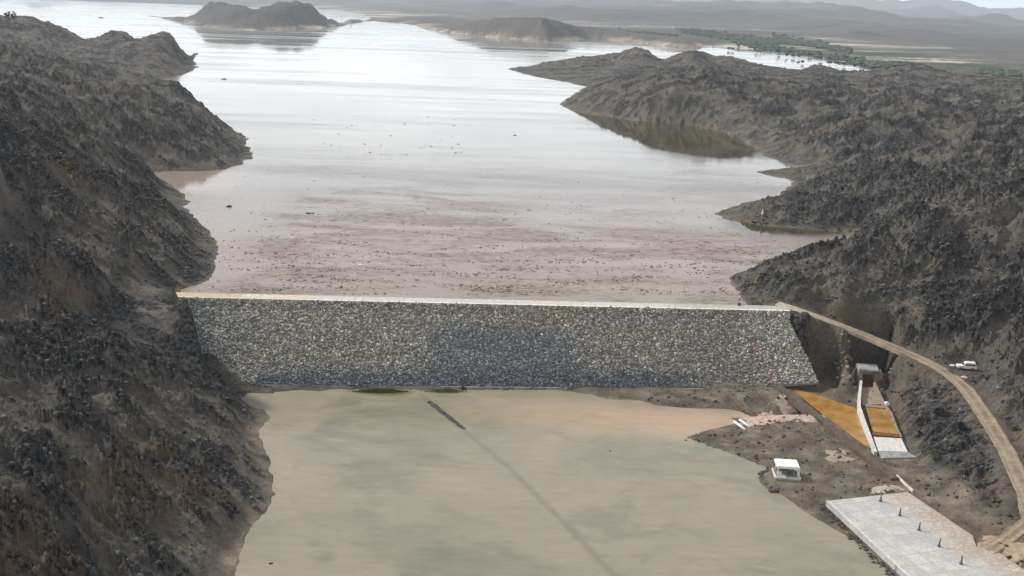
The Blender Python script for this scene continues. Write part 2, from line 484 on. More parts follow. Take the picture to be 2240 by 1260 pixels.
# ------------------------------------------------------------------ survey of the valley
def L(s, z):
    return [at(*map(float, p.split(',')), z) for p in s.split()]
def back(s, ang):                        # far foot of a ridge: px,py,z
    out = []
    for q in s.split():
        px, py, z = map(float, q.split(','))
        p = at(px, py, z); r = math.hypot(p[0], p[1]); e = 1 + (z - WL) / math.tan(R(ang)) / r
        out.append(np.array([p[0] * e, p[1] * e, WL]))
    return out
ridge2 = "515,274,3 470,238,11 430,207,19 390,184,24 345,181,25 300,180,26"
def crest_line(q, dist, dy):             # a skyline surveyed at one distance
    out = []
    for p in q.split():
        px, py = map(float, p.split(','))
        out.append("%.1f,%.1f,%.2f" % (px, py + dy, atd(px, py + dy, dist)[2]))
    return " ".join(out)
ridge3 = crest_line("415,103 408,97 392,84 378,74 362,67 345,70 330,76 318,82 303,89 288,80 275,71 258,64 245,66 230,71 212,80 190,90 175,82 160,71 140,61 120,54 100,47 60,37 0,34", 1500, 2)
ridgeA = crest_line("1920,160 1880,158 1850,155 1820,149 1805,144 1788,138 1772,144 1755,152 1700,147 1640,134 1580,125 1545,120 1512,110 1478,118 1460,125 1445,129 1430,119 1402,104 1375,112 1340,119 1300,123 1250,126 1180,134 1135,145", 1600, 2)
FRI = [(312, 33), (345, 38), (400, 48), (442, 58), (500, 63), (560, 66), (640, 64), (700, 62), (742, 57), (772, 50), (800, 47)]
def shore_d(px): return float(np.interp(px, [f[0] for f in FRI], [np.hypot(*at(f[0], f[1], WL)[:2]) for f in FRI]))
ISL = [(a, b, shore_d(a) + c) for a, b, c in ((800, 41, 60), (785, 32, 90), (765, 22, 150), (745, 30, 130), (728, 27, 150), (712, 24, 140), (690, 12, 190), (670, 5, 210), (650, 2, 230), (620, 0, 240), (600, 7, 230), (580, 15, 220), (563, 22, 210), (545, 16, 220), (520, 10, 230), (495, 7, 240), (470, 3, 240), (450, 2, 230), (435, 9, 200), (420, 14, 160), (400, 19, 130), (380, 23, 110), (355, 27, 80), (335, 30, 50))]
ridgeI = " ".join("%.1f,%.1f,%.2f" % (a, b, atd(a, b, c)[2]) for a, b, c in ISL)
def pdz(px, d, z):
    r = ray(px, 40.0); k = d / math.hypot(r[0], r[1])
    return np.array([r[0] * k, r[1] * k, z])
ridgeE = "1880,513,12 1840,527,10.5 1800,540,9 1740,553,7 1690,562,5 1640,577,3 1612,590,1"
lake = (L("395,640 395,633 440,618 466,603 468,585 462,570 474,548 472,522 460,508 442,492 418,480 411,458 412,436 385,414 345,394 308,377 400,374 470,372 512,366 533,355 553,342 541,326 533,313 544,303", WL)
        + back(ridge2, 22) + L("300,177 370,172 410,156 430,145 418,131 427,118", WL) + back(ridge3, 18)
        + [np.array([-3500, 1800, WL]), np.array([-4200, 5600, WL])]
        + L("120,-8 300,-5 450,0 545,3 600,12 690,12 735,20 765,26 792,30 812,40 800,44", WL)
        + L("835,48 870,49 905,54 928,63 965,70 1050,80 1150,87 1200,91 1290,84 1350,89 1420,96 1480,104 1528,107 1545,98 1600,103 1700,113 1800,127 1870,139 1927,155", WL)
        + back(ridgeA, 20)
        + L("1108,151 1140,160 1170,168 1210,175 1250,181 1285,190 1272,199 1248,213 1228,230 1262,243 1300,251 1340,257 1380,264 1440,268 1500,273 1540,280 1590,292 1622,306 1655,325 1668,338 1705,352 1735,361 1780,362 1740,366 1690,370 1650,377 1692,386 1745,396 1715,418 1692,434 1668,440 1640,441 1612,449 1585,457 1562,466 1590,478 1620,485 1660,492 1720,497 1780,503 1832,507 1886,511", WL)
        + back(ridgeE, 28) + L("1596,606 1600,622 1606,636 1622,652 1640,670 1100,665", WL))
isle = L("312,33 345,38 400,48 442,58 500,63 560,66 640,64 700,62 742,57 772,50 800,47 822,46 812,40", WL) + back(ridgeI, 17)
pond = L("600,857 572,876 578,898 592,916 566,944 578,985 590,1012 597,1050 603,1082 584,1118 560,1145 548,1162 533,1190 518,1240 500,1290 470,1400 900,1500 2150,1420 2010,1285 1962,1250 1902,1202 1832,1162 1762,1122 1705,1078 1688,1052 1672,1022 1625,1002 1562,981 1503,958 1512,950 1582,933 1618,924 1590,912 1502,910 1422,902 1362,885 1292,863 1200,854 905,853 760,853", PL)

CP = []
def C(s):
    for q in s.split():
        px, py, z = map(float, q.split(','))
        CP.append(at(px, py, z))
for q in (ridge2, ridge3, ridgeA, ridgeE): C(q)
for a, b, c in ISL:
    z_ = atd(a, b, c)[2]
    f_ = shore_d(a); CP += [pdz(a, (c + f_) / 2, z_ * .55 + (WL * .45)), pdz(a, c + (z_ + 2) * 2.2, z_ * .3), pdz(a, c + (z_ + 2) * 3.6 + 60, -9)]
for p in ((303, 100, 1440), (190, 103, 1430), (303, 92, 1560), (190, 93, 1570), (362, 88, 1430), (258, 86, 1430), (258, 74, 1560), (362, 76, 1560), (100, 66, 1430), (100, 58, 1570)): CP.append(atd(*p))
for p in ((1445, 140, 1540), (1445, 131, 1650), (1402, 124, 1540), (1512, 128, 1540), (1402, 112, 1650), (1512, 117, 1650), (1788, 155, 1530), (1788, 146, 1650)): CP.append(atd(*p))
# left bank, near hill
def CS(px_list, line, top, k):           # sight lines meeting a slope that rises away from a foot line
    P = np.array(line, float)
    for q in px_list.split():
        px, py = map(float, q.split(','))
        d = ray(px, py)
        ts = np.arange(90, 620, 0.5) / math.hypot(d[0], d[1])
        x, y, z = d[0] * ts, d[1] * ts, CAM_Z + d[2] * ts
        dd, zz = pdist(line, x, y)
        s = zz + top * (1 - np.exp(-dd / k))
        hit = np.where(z < s)[0]
        if len(hit): i = hit[0]; CP.append(np.array([x[i], y[i], s[i]]))
FOOTL = [(-56, 120, -19.5), (-55, 190, -19.5), (-54, 228, -19.5), (-72, 286, -19), (-78, 299, -18), (-90, 316, -10), (-104, 330, 0), (-110, 352, 0), (-110, 388, -1), (-142, 462, -1)]
C("560,900,-19 530,845,-18.3 545,950,-18.6 575,1050,-18.8 560,1120,-19 500,1230,-19.2 450,745,-8.5 415,692,-3.5 482,790,-14 518,826,-18 362,640,1.5 385,628,0.3 425,560,3 445,590,1 400,500,5 380,440,4 350,408,2 300,380,1.5")
CS(" ".join("%d,%d" % (x, y) for y in (420, 480, 540, 600, 660, 720, 780, 840, 900, 960, 1020, 1090, 1160, 1230, 1300) for x in (-120, -40, 40, 120, 200, 280, 360, 440) if x < 360 + max(0, y - 760) * .3 and not (y < 470 and x > 250)), FOOTL, 62.0, 92.0)
C("200,380,22 250,330,17 300,330,14 400,340,7 480,340,3 450,280,9 380,250,16 350,200,23 300,260,20 250,200,27 205,165,30 120,140,37 60,111,43 0,105,46 100,250,33 0,250,43 100,330,33 0,340,42 -200,250,50 -200,120,60")
C("100,130,18 200,140,12 300,140,10 400,130,5 300,110,15 150,100,22 50,80,32 0,70,36")
# right bank
C("1285,196,7 1340,178,18 1400,164,27 1460,156,33 1540,155,36 1620,166,32 1700,188,27 1450,200,24 1350,225,9 1450,235,14 1550,235,17 1600,262,9 1380,250,4 1500,262,5 1300,150,4 1350,140,8 1560,140,13 1700,230,17 1800,200,24 1900,182,20 1960,155,27 2000,142,36 2040,156,27 2090,172,20 2160,175,25 2240,178,30 2240,250,28 2100,250,22 2000,250,24 1900,245,22 1800,290,13 1700,300,5 1850,272,21 1950,300,15 2050,315,10 2150,320,22 2240,330,28 1900,340,12 1800,330,7 1780,349,2 1900,390,14 2000,380,18 2100,380,22 2240,390,28 1850,430,10 1780,420,6 1750,460,5 1700,472,3 1645,452,4.5 1620,462,2 1850,480,5 1950,452,11 1900,500,1.5 2000,467,20 2100,442,26 2180,446,27 2240,450,29 2400,400,34 2400,600,30")
C("1660,600,3 1680,630,1.5 1745,640,3.5 1690,650,0.5")
FOOTR = [(120, 150, -16), (112, 205, -14.9)] + [tuple(at(*q)) for q in ((2230, 1045, -14.1), (2190, 965, -12.7), (2142, 890, -11.4), (2082, 823, -10.2), (2000, 779, -8.8), (1900, 736, -6.2), (1800, 697, -2.8), (1720, 668, 0))] + [(76, 345, 0), (78, 372, -1), (110, 410, -1), (150, 462, -1)]
CS("1800,660 1800,600 1850,680 1850,620 1850,570 1900,700 1900,640 1900,580 1950,720 1950,660 1950,600 1950,550 2000,740 2000,680 2000,620 2000,560 2050,760 2050,700 2050,640 2050,580 2050,520 2100,780 2100,720 2100,660 2100,600 2100,540 2150,850 2150,790 2150,720 2150,650 2150,580 2150,510 2210,930 2210,860 2210,790 2210,720 2210,650 2210,580 2210,510 2270,980 2270,900 2270,800 2270,700 2270,600 2270,510 2350,1000 2350,850 2350,700 2350,550", FOOTR, 50.0, 95.0)
C("1792,838,-16.5 1835,832,-18 1870,815,-17 1850,745,-9.5 1800,715,-4 1805,775,-12.5 1770,700,-2 1960,800,-11.5 1945,835,-15.5 1990,815,-11.5 1960,860,-16 2050,835,-11.5 2000,900,-14.5 2080,880,-12.5 2120,950,-13.5 2050,960,-15.5 1995,960,-17.5 2015,1005,-18.3 2080,1040,-16.8 2150,1050,-15.6 2190,1030,-14.8 2100,1100,-18 2200,1110,-16.2 1965,925,-17.6 1935,872,-17.9 2060,915,-13 2100,990,-15")
C("1650,870,-19 1550,868,-19.4 1450,862,-19.6 1700,900,-18.9 1650,960,-19.2 1750,950,-18.8 1850,1000,-18.7 1800,1060,-18.9 1950,1060,-18.6 2050,1080,-18.4 1900,1150,-19.1 2100,1150,-18.4 2200,1180,-17.8 2240,1200,-17 2240,1260,-17.4 1700,1060,-19.5 2010,1255,-19.3 1845,880,-19 1860,900,-19 1900,930,-19 2240,1330,-17.5")
# lake bed, pond bed
for s, z in (("600,600 900,600 1200,610 1500,600 700,480 1000,480 1400,480 700,350 1100,350 1400,380 600,250 900,200 1150,220 600,130 900,120 700,80 200,30", -9), ("800,900 1100,900 1350,950 800,1050 1200,1100 1500,1050 700,1200 1100,1250 1600,1200 1750,1250", -23)):
    for p in L(s, z): CP.append(p)
for p in L("450,830 800,835 1200,835 1500,838", -21): CP.append(p)
# far hills
for q in ridgeI.split():
    CP.append(at(*map(float, q.split(','))))
for px, py, d in ((1050, 38, 2750), (1085, 44, 2750), (1130, 45, 2750), (1180, 38, 2800), (1230, 58, 2700), (1300, 74, 2500), (1020, 52, 2750), (980, 62, 2720), (1460, 84, 2300), (1400, 88, 2350), (1510, 97, 2150), (1870, 70, 4200), (1820, 82, 4200), (1920, 88, 4100)):
    CP.append(atd(px, py, d))
for px, py, z in ((860, 40, 3), (960, 55, 4), (1100, 60, 4), (1350, 70, 4), (1600, 90, 2), (1750, 105, 2), (1900, 120, 2), (2000, 120, 3), (2150, 140, 4), (2240, 150, 5), (1500, 60, 6), (1700, 75, 5), (2240, 100, 8), (1100, 30, 8), (2000, 90, 6), (900, 25, 8), (2200, 165, 3), (2080, 158, 3)):
    CP.append(at(px, py, z))
for p in ((-6000, 6000, 20), (6000, 7000, 20), (0, 9000, 20), (-5000, 2000, 30), (5000, 2500, 25), (2500, 1500, 30), (-2500, 900, 60)):
    CP.append(np.array(p, float))
# tan / rust patches on the hills: px,py,z, radius m
PATCH = [(130, 500, 27, 7), (120, 530, 27, 4), (1830, 612, 9, 5), (1860, 600, 11, 4), (1835, 262, 21, 16), (1300, 245, 1, 8), (300, 1110, -11, 9), (220, 1080, -5, 7), (430, 1090, -14, 8), (330, 1010, -9, 6), (60, 1100, 3, 8), (30, 1240, -4, 9), (1985, 815, -12, 4), (2035, 824, -11.5, 3.5), (1650, 478, 1, 8), (1610, 472, 1, 7), (1720, 490, 1, 8), (2180, 1060, -15.5, 5), (2210, 1150, -17, 7), (1530, 275, 1, 10), (1580, 288, 1, 8), (150, 370, 28, 9), (180, 300, 27, 8)]

road_px = [(1700, 664, 0.0), (1740, 676, -0.8), (1800, 697, -2.8), (1850, 716, -4.6), (1900, 736, -6.2), (1950, 757, -7.6), (2000, 779, -8.8), (2045, 800, -9.6), (2082, 823, -10.2), (2115, 852, -10.8), (2142, 890, -11.4), (2165, 925, -12.0), (2190, 965, -12.7), (2212, 1005, -13.4), (2230, 1045, -14.1), (2250, 1090, -14.9), (2268, 1140, -15.6)]
ROAD = [at(*p) for p in road_px]
for k in range(len(ROAD) - 1):
    a, b = ROAD[k], ROAD[k + 1]; d = (b - a)[:2] / np.linalg.norm((b - a)[:2]); nn = np.array([d[1], -d[0]])
    for f in (0, 5.5): CP.append(np.array([a[0] + nn[0] * f, a[1] + nn[1] * f, a[2] - f * .35]))
CP = np.array(CP)
track_px = [(2310, 1110, -16.0), (2250, 1142, -16.6), (2215, 1170, -17.2), (2180, 1195, -17.9), (2140, 1215, -18.2)]
TRACK = [at(*p) for p in track_px]
path_px = [(2140, 1172, -18.4), (2090, 1125, -18.4), (2040, 1085, -18.4), (2000, 1050, -18.4), (1975, 1030, -18.5)]
PATHL = [at(*p) for p in path_px]

# ------------------------------------------------------------------ terrain
NC = 1250
rows = np.concatenate([np.geomspace(112, 480, 700, endpoint=False), np.geomspace(480, 1800, 420, endpoint=False),
                       np.geomspace(1800, 7000, 240, endpoint=False), np.geomspace(7000, 30000, 90)])
az = np.linspace(R(-37), R(37), NC)
NR = len(rows)
X = (rows[:, None] * np.sin(az)[None]).astype(np.float32)
Y = (rows[:, None] * np.cos(az)[None]).astype(np.float32)
D = np.repeat(rows[:, None], NC, 1).astype(np.float32)

def coarse(fn, k):                       # evaluate on every k-th line, then bilinear
    ri = np.unique(np.append(np.arange(0, NR, k), NR - 1)); ci = np.unique(np.append(np.arange(0, NC, k), NC - 1))
    a = fn(X[np.ix_(ri, ci)], Y[np.ix_(ri, ci)])
    b = np.empty((len(ri), NC), np.float32); allc = np.arange(NC)
    for i in range(len(ri)): b[i] = np.interp(allc, ci, a[i])
    j = np.clip(np.searchsorted(ri, np.arange(NR), side='right') - 1, 0, len(ri) - 2)
    t = ((np.arange(NR) - ri[j]) / (ri[j + 1] - ri[j])).astype(np.float32)[:, None]
    return b[j] * (1 - t) + b[j + 1] * t
P2 = CP[:, :2]
def warp(p):                             # compress far distances so that near and far points weigh alike
    r = np.hypot(p[..., 0], p[..., 1]); k = 600 * np.log1p(r / 600) / np.maximum(r, 1e-6)
    return p * k[..., None]
Wp = warp(P2)
A = np.sqrt(((Wp[:, None] - Wp[None])**2).sum(-1) + 9.0)
n = len(CP)
AA = np.zeros((n + 1, n + 1)); AA[:n, :n] = A + np.eye(n) * 0.0; AA[:n, n] = 1; AA[n, :n] = 1
wts = np.linalg.lstsq(AA, np.append(CP[:, 2], 0), rcond=1e-9)[0]
def rbf(x, y):
    q = warp(np.stack([x, y], -1).astype(np.float64))
    out = np.full(x.shape, wts[n])
    for k in range(n):
        out += wts[k] * np.sqrt((q[..., 0] - Wp[k, 0])**2 + (q[..., 1] - Wp[k, 1])**2 + 9.0)
    return out.astype(np.float32)
HB = coarse(rbf, 4)
DL = coarse(lambda x, y: np.minimum(sdf(lake, x, y), 1e9), 2)
DI = coarse(lambda x, y: sdf(isle, x, y), 2)
DL = np.maximum(DL, -DI)                 # the far peninsula is land
DP = coarse(lambda x, y: sdf(pond, x, y), 2)
DROAD, ZROAD = pdist(ROAD, X, Y)

CL, CR_ = at(385, 650, 0), at(1715, 680, 0)
cdir = (CR_ - CL)[:2]; clen = np.linalg.norm(cdir); cdir = cdir / clen; cnor = np.array([-cdir[1], cdir[0]])
up = (X - CL[0]) * cnor[0] + (Y - CL[1]) * cnor[1]          # metres upstream of the crest edge
along = (X - CL[0]) * cdir[0] + (Y - CL[1]) * cdir[1]
wup = sm(-4, 3, up)

# shoreline wobble
sc_ = np.clip(D / 400, 0.6, 8)
DLn = DL + (fbm(X / 14 / 1, Y / 14, 4, 5) * 3.2 * np.minimum(sc_, 3) + fbm(X / 4, Y / 4, 2, 9) * 1.0) * sm(0, 30, np.abs(up))
DPn = DP + fbm(X / 7, Y / 7, 4, 15) * (1.6 - 1.1 * sm(50, 62, X))
flatpoly = L("1180,852 1300,850 1690,832 1790,838 1850,840 1880,870 1945,880 1975,950 2005,1005 2075,1060 2150,1120 2215,1155 2300,1200 2300,1500 1500,1500 1400,900", -19)
DF = coarse(lambda x, y: sdf(flatpoly, x, y), 2)
FLAT = 1 - sm(-3, 4, DF + fbm(X / 9, Y / 9, 3, 2) * 2)

# fractal rock relief, stretched down the slope
left = X < 0
ca, sa = math.cos(R(16)), math.sin(R(16))
U1, V1 = X * ca - Y * sa, X * sa + Y * ca
ca, sa = math.cos(R(-18)), math.sin(R(-18))
U2, V2 = X * ca - Y * sa, X * sa + Y * ca
lw = sm(-40, 40, X)
U = U1 * (1 - lw) + U2 * lw; V = V1 * (1 - lw) + V2 * lw
big = fbm(X / 90, Y / 90, 4, 31)
gul = ridged(U / 46 + big * .6, V / 22 + big * .6, 4, 41)
out1 = fbm(U / 15, V / 6.0, 5, 51, 0.6)
patch = fbm(X / 38, Y / 38, 3, 61)
rockm = sm(-0.06, 0.16, out1 + 0.55 * patch)
crag = (ridged(U / 13 + out1 * .5, V / 4.2 + out1 * .5, 5, 66, 0.6) - .55) * (0.35 + 0.65 * rockm) + (ridged(X / 30, Y / 30, 3, 67) - .6) * 1.0
f1, c1 = worley(U / 3.4, V / 2.3, 71)
bould = np.clip(0.62 - f1, 0, 1) * (0.4 + c1)
f2, c2 = worley(U / 1.5 + 7, V / 1.2, 73)
bould2 = np.clip(0.6 - f2, 0, 1) * (0.3 + c2)
hillh = np.clip((HB - np.where(up > 0, WL, -19)) / 12, 0, 1)
near = 1 - sm(2000, 3200, D)
amp = (0.25 + 0.75 * hillh) * near * (1 - .5 * sm(450, 1200, D))
REL = (big * 4.0 * (1 - .65 * sm(450, 900, D)) + (gul - 0.55) * 5.0 * np.clip(D / 450, .55, 1.4) * (1 - .3 * sm(450, 900, D))) * hillh * near * sm(0, 40, DL) \
    + (rockm * 1.5 + out1 * 1.8 + rockm * bould * 1.8 + (bould2 * 1.3) * (0.35 + 0.65 * rockm) + crag * 4.6 - 1.0) * amp * (1 - FLAT)
midm = sm(420, 620, D) * (1 - sm(850, 1200, D)) * sm(10, 90, DL)
REL = REL + ((ridged(X / 150 + big * .35, Y / 120 + big * .35, 4, 151, .5) - .64) * 20 * np.where(X > 0, 1, .5) + (ridged(U / 40, V / 18, 3, 155) - .62) * 7) * np.clip(hillh * 1.2, 0, 1) * midm
# far land: gentle fans and old hills
farw = sm(2300, 4200, D)
fh = np.clip(fbm(X / 1900, Y / 1500, 5, 81) - 0.02, 0, 1)**1.25 * 340 * sm(2600, 9000, D)
dune = fbm(X / 260, Y / 260, 4, 85) * 3.0 * sm(1900, 2600, D)
H = HB * (1 - farw) + farw * np.clip(HB, 0, 95)
farrel = (ridged(X / 240 + big, Y / 240, 5, 141, .55) - .6) * 15 * np.clip((HB - 2) / 25, 0, 1) * sm(1700, 2300, D)
damn = sm(-16, -6, along) * (1 - sm(clen + 4, clen + 14, along)) * sm(-46, -36, up) * (1 - sm(8, 18, up))
REL = REL * (1 - .85 * damn)
H = H + REL + farrel + fh * (DL > 0) * sm(0, 600, DL) + dune * (DL > 0) * sm(0, 80, DL)
# reservoir shore
Ls = 9 + 0.018 * D
land = WL + np.maximum(H - WL, 0.4) * sm(-0.2, 1, np.clip(DLn, 0, None) / Ls) ** 0.8
land = np.maximum(land, WL + 0.05 * np.clip(DLn, 0, 20))
bed = np.minimum(H, WL - 0.15 - 0.12 * np.clip(-DLn, 0, 60))
kfar = sm(8, 20, DL) * (1 - sm(120, 200, up)); land = land * (1 - kfar) + H * kfar
HU = np.where(DLn > 0, land, bed)
# pond shore
Lp = 7.0
landp = PL + np.maximum(H - PL, 0.3) * sm(-0.3, 1, np.clip(DPn, 0, None) / Lp)
landp = np.maximum(landp, PL + 0.04 * np.clip(DPn, 0, 15))
HD = np.where(DPn > 0, landp, np.minimum(H, PL - 0.12 - 0.12 * np.clip(-DPn, 0, 30)))
# flat bank downstream
HF = -19.0 + np.clip(HB + 19.0, -1, 0.3 + 2.2 * sm(88, 104, X)) + fbm(X / 12, Y / 12, 4, 91) * 0.35 + fbm(X / 2.5, Y / 2.5, 3, 95) * 0.10
HFs = np.where(DPn > 0, PL + np.maximum(HF - PL, 0.1) * sm(-0.2, 1, np.clip(DPn, 0, None) / 6), HD)
HD = HD * (1 - FLAT) + HFs * FLAT
H = HD * (1 - wup) + HU * wup
# under the dam body
dams = sm(-3, 4, along + np.minimum(up, 0) * 0.5) * (1 - sm(clen - 2, clen + 3, along + np.clip(-up, 0, 40) * -0.26))
capz = np.minimum(H, np.minimum(-3.0 + np.minimum(up, 0) * 0.62, -3.0)); dk_ = dams * sm(-40, -36, up) * (1 - sm(8, 10, up))
H = H * (1 - dk_) + capz * dk_
# road bench
wr = 1 - sm(3.0, 7.5, DROAD)
H = H * (1 - wr) + ZROAD * wr
steep = np.clip(np.abs(np.gradient(H, axis=0)) / np.gradient(D, axis=0) - .6, 0, 1) * near * (D < 420) * (1 - wr) * (1 - damn)
H = H + steep * (fbm(X / 2.2, Y / 2.2 + H / 1.5, 4, 171, .6) * 2.2)
dt, zt = pdist(TRACK, X, Y); wt = 1 - sm(2.5, 7, dt); H = H * (1 - wt) + zt * wt
# car bay beside the road
carp = at(2113, 807, -9.6)
dc = np.hypot(X - carp[0], Y - carp[1]); wc = 1 - sm(4.5, 8.0, dc); H = H * (1 - wc) + (-9.7) * wc
# basin of ochre water, chute and pad
BASW = -18.9
basin = L("1728,846 1800,868 1872,893 1882,915 1893,945 1906,982 1890,972 1830,928 1780,890", BASW)
pool2 = L("1893,888 1944,894 1968,950 1910,944", -18.2)
DB = sdf(basin, X, Y); H = np.where(DB < 2, np.minimum(H, -18.75 - 0.75 * (1 - sm(-1.5, 1.0, DB))), H)
ch = L("1868,800 1925,800 1935,850 1950,892 1975,950 2000,1003 1915,1000 1900,940 1884,900 1876,850", -18)
DC = sdf(ch, X, Y); wch = 1 - sm(0.3, 4.0, DC); H = H * (1 - wch) + np.minimum(H, -19.2) * wch
shed = at(1722, 1046, -18.9)
ds = np.hypot(X - shed[0], Y - shed[1]); wsd = 1 - sm(4.5, 8, ds); H = H * (1 - wsd) + (-19.15) * wsd
slab_pts = L("1808,1096 1986,1076 2128,1172 2136,1196 2180,1205 2300,1290 2060,1330", -17.9)
DS = sdf(slab_pts, X, Y); wsl = 1 - sm(0.0, 2.5, DS); H = H * (1 - wsl) + np.minimum(H, -18.42) * wsl

# cover attribute
rust = np.zeros_like(X)
for px, py, z, r in PATCH:
    p = at(px, py, z)
    rust = np.maximum(rust, 1 - sm(0.4 * r, 1.3 * r, np.hypot(X - p[0], Y - p[1]) + fbm(X / r * 1.5, Y / r * 1.5, 3, 7) * r * 0.9))
dpx, dpz = pdist(PATHL, X, Y)
rust = np.maximum(rust, 0.8 * (1 - sm(1.5, 4.5, dpx + fbm(X / 4, Y / 4, 3, 8) * 2)))
rust = np.maximum(rust, 0.7 * (1 - sm(2, 7, DROAD + fbm(X / 4, Y / 4, 3, 8) * 3)))
rust = np.maximum(rust, (1 - sm(2, 6, dc)) * .7)
cut0 = L('1720,690 1790,830 1870,838 1940,850 2010,825 1900,752', -9)
rust = np.maximum(rust, .55 * (1 - sm(-3, 3, sdf(cut0, X, Y) + fbm(X / 5, Y / 5, 3, 18) * 4)))
bank_ = np.maximum(FLAT, (1 - sm(1.5, 6, DPn)) * (up < -30) * (H < -17.5))
bank_ = np.maximum(bank_, sm(.0, 1, 1 - np.abs(DLn) / 3.0) * 0.6 * (up > 5))
rockc = np.clip(rockm * (0.70 + 0.5 * patch) + 0.35 * sm(.1, .5, crag) + bould * 0.25 + 0.55 * fbm(U / 2.4, V / 1.0, 3, 68) - 0.06, 0, 1)
# quarried wall beside the dam: bare dark rock
cut = L("1720,680 1790,835 1870,840 1960,850 2020,860 2100,880 2160,960 2190,1040 2100,1050 2010,1005 1960,900 2060,812 1900,745", -12)
DCU = sdf(cut, X, Y); rockc = np.maximum(rockc * (1 - .6 * (1 - sm(-3, 2, DCU))), 0.25 * (1 - sm(-3, 2, DCU)))
mound = L('1960,850 2050,835 2100,880 2150,950 2180,1030 2140,1080 2070,1060 2010,1005 1975,940', -14)
DM = sdf(mound, X, Y); rockc = np.maximum(rockc, np.clip(.62 + .9 * fbm(U / 5, V / 2.5, 4, 69), 0, 1) * (1 - sm(-2, 4, DM)))
green = np.zeros_like(X)
gl = [at(px, py, 2) for px, py in ((1480, 68), (1560, 80), (1640, 92), (1720, 100), (1800, 112), (1880, 128), (1950, 140))]
dg, _z = pdist(gl, X, Y)
green = (1 - sm(80, 420, dg)) * 0.95
gl2 = [at(px, py, 2) for px, py in ((2150, 160), (2260, 172))]
dg, _z = pdist(gl2, X, Y); green = np.maximum(green, (1 - sm(30, 140, dg)))
gl3 = [at(px, py, 2) for px, py in ((730, 8), (900, 12))]
dg, _z = pdist(gl3, X, Y); green = np.maximum(green, (1 - sm(60, 300, dg)) * .8)
farrock = np.clip(sm(1, 7, H - 1 + fbm(X / 120, Y / 120, 3, 88) * 5) * .95 + sm(30, 90, fh), 0, 1)
sand = (1 - sm(5, 90, DL)) * (DL > 0) * sm(-.1, .3, fbm(X / 150, Y / 90, 3, 99)) * 0.9 * np.where(DI < 30, .35, 1)
isf = (sm(1800, 2400, D) > 0.5)
cov = np.stack([np.where(isf, farrock, rockc), np.where(isf, green, bank_), np.where(isf, sand * (1 - .9 * farrock), rust), np.ones_like(X)], -1)

V = np.stack([X, Y, H], -1).reshape(-1, 3)
cov = cov.reshape(-1, 4)
idx = np.arange(NR * NC).reshape(NR, NC)
F = np.stack([idx[:-1, :-1], idx[:-1, 1:], idx[1:, 1:], idx[1:, :-1]], -1).reshape(-1, 4)
def fc(a): return a[:-1, :-1].reshape(-1)
keep = ~((fc(wup) > .5) & (fc(DLn) < -14 - 0.02 * fc(D)) & (fc(up) > 14)) & ~((fc(DPn) < -8) & (fc(up) < -36))
reg = np.full(len(F), 1)                                   # 1 right hills
reg[fc(X) < -20] = 0                                       # 0 left hills
reg[(fc(FLAT) > .5) & (fc(up) < 0)] = 2                    # 2 river bank
reg[fc(D) > 2100] = 3                                      # 3 far plain
reg[(fc(DI) < 60) & (fc(D) > 1700)] = 4                    # 4 peninsula
for k, (nm, mm) in enumerate((('hillside', 'ground'), ('hillside', 'ground'), ('river_bank', 'ground'), ('far_plain', 'plain'), ('peninsula', 'plain'))):
    f = F[keep & (reg == k)]
    u, inv = np.unique(f, return_inverse=True)
    o = mesh_np(nm, V[u], inv.reshape(f.shape), M[mm], smooth=True, attrs={'cover': ('POINT', cov[u])})
    tag(o, kind='structure')
def ground_z(x, y):                      # height of the built terrain below a point
    r = math.hypot(x, y); a = math.atan2(x, y)
    i = int(np.clip(np.searchsorted(rows, r), 1, NR - 1)); j = int(np.clip(np.searchsorted(az, a), 1, NC - 1))
    t = (r - rows[i - 1]) / (rows[i] - rows[i - 1]); s = (a - az[j - 1]) / (az[j] - az[j - 1])
    return float((H[i - 1, j - 1] * (1 - t) + H[i, j - 1] * t) * (1 - s) + (H[i - 1, j] * (1 - t) + H[i, j] * t) * s)

# distant mountains, one range per mesh, with real depth
def mountains(name, crest, dist, depth, seed, base=-20):
    az0 = [math.atan2(ray(p, q)[0], ray(p, q)[1]) for p, q in crest]
    el0 = [CAM_Z + dist * ray(p, q)[2] / math.hypot(*ray(p, q)[:2]) for p, q in crest]
    a = np.linspace(R(-36), R(36), 420); d = np.linspace(dist - depth, dist + depth, 60)
    hh = np.interp(a, az0, el0)
    aa, dd = np.meshgrid(a, d)
    x, y = dd * np.sin(aa), dd * np.cos(aa)
    k = dist / 30
    prof = np.clip(1 - np.abs(dd - dist) / depth, 0, 1) ** 0.85
    rg = ridged(x / (k * 2.6), y / (k * 2.6), 5, seed)
    z = base + (hh[None] - base) * prof * (0.62 + 0.42 * rg + 0.12 * fbm(aa * 60, aa * 0, 3, seed))
    ii = np.arange(a.size * d.size).reshape(d.size, a.size)
    ff = np.stack([ii[:-1, :-1], ii[:-1, 1:], ii[1:, 1:], ii[1:, :-1]], -1).reshape(-1, 4)
    c = np.zeros((x.size, 4)); c[:, 0] = 0.85; c[:, 3] = 1
    return tag(mesh_np(name, np.stack([x, y, z], -1).reshape(-1, 3), ff, M['plain'], smooth=True, attrs={'cover': ('POINT', c)}), kind='structure')
mountains('blue_mountain_range', [(-700, -35), (300, -20), (900, -22), (1300, -14), (1600, -4), (1800, 3), (1880, 12), (1960, 30), (2050, 46), (2160, 52), (2260, 60), (2900, 85)], 10500, 2300, 201)
mountains('pale_mountain_range', [(-700, -70), (600, -50), (1500, -25), (1800, -12), (1990, -6), (2060, -10), (2105, -6), (2135, 6), (2170, 17), (2240, 13), (2320, 8), (2500, 30), (2900, 40)], 20000, 4000, 207)

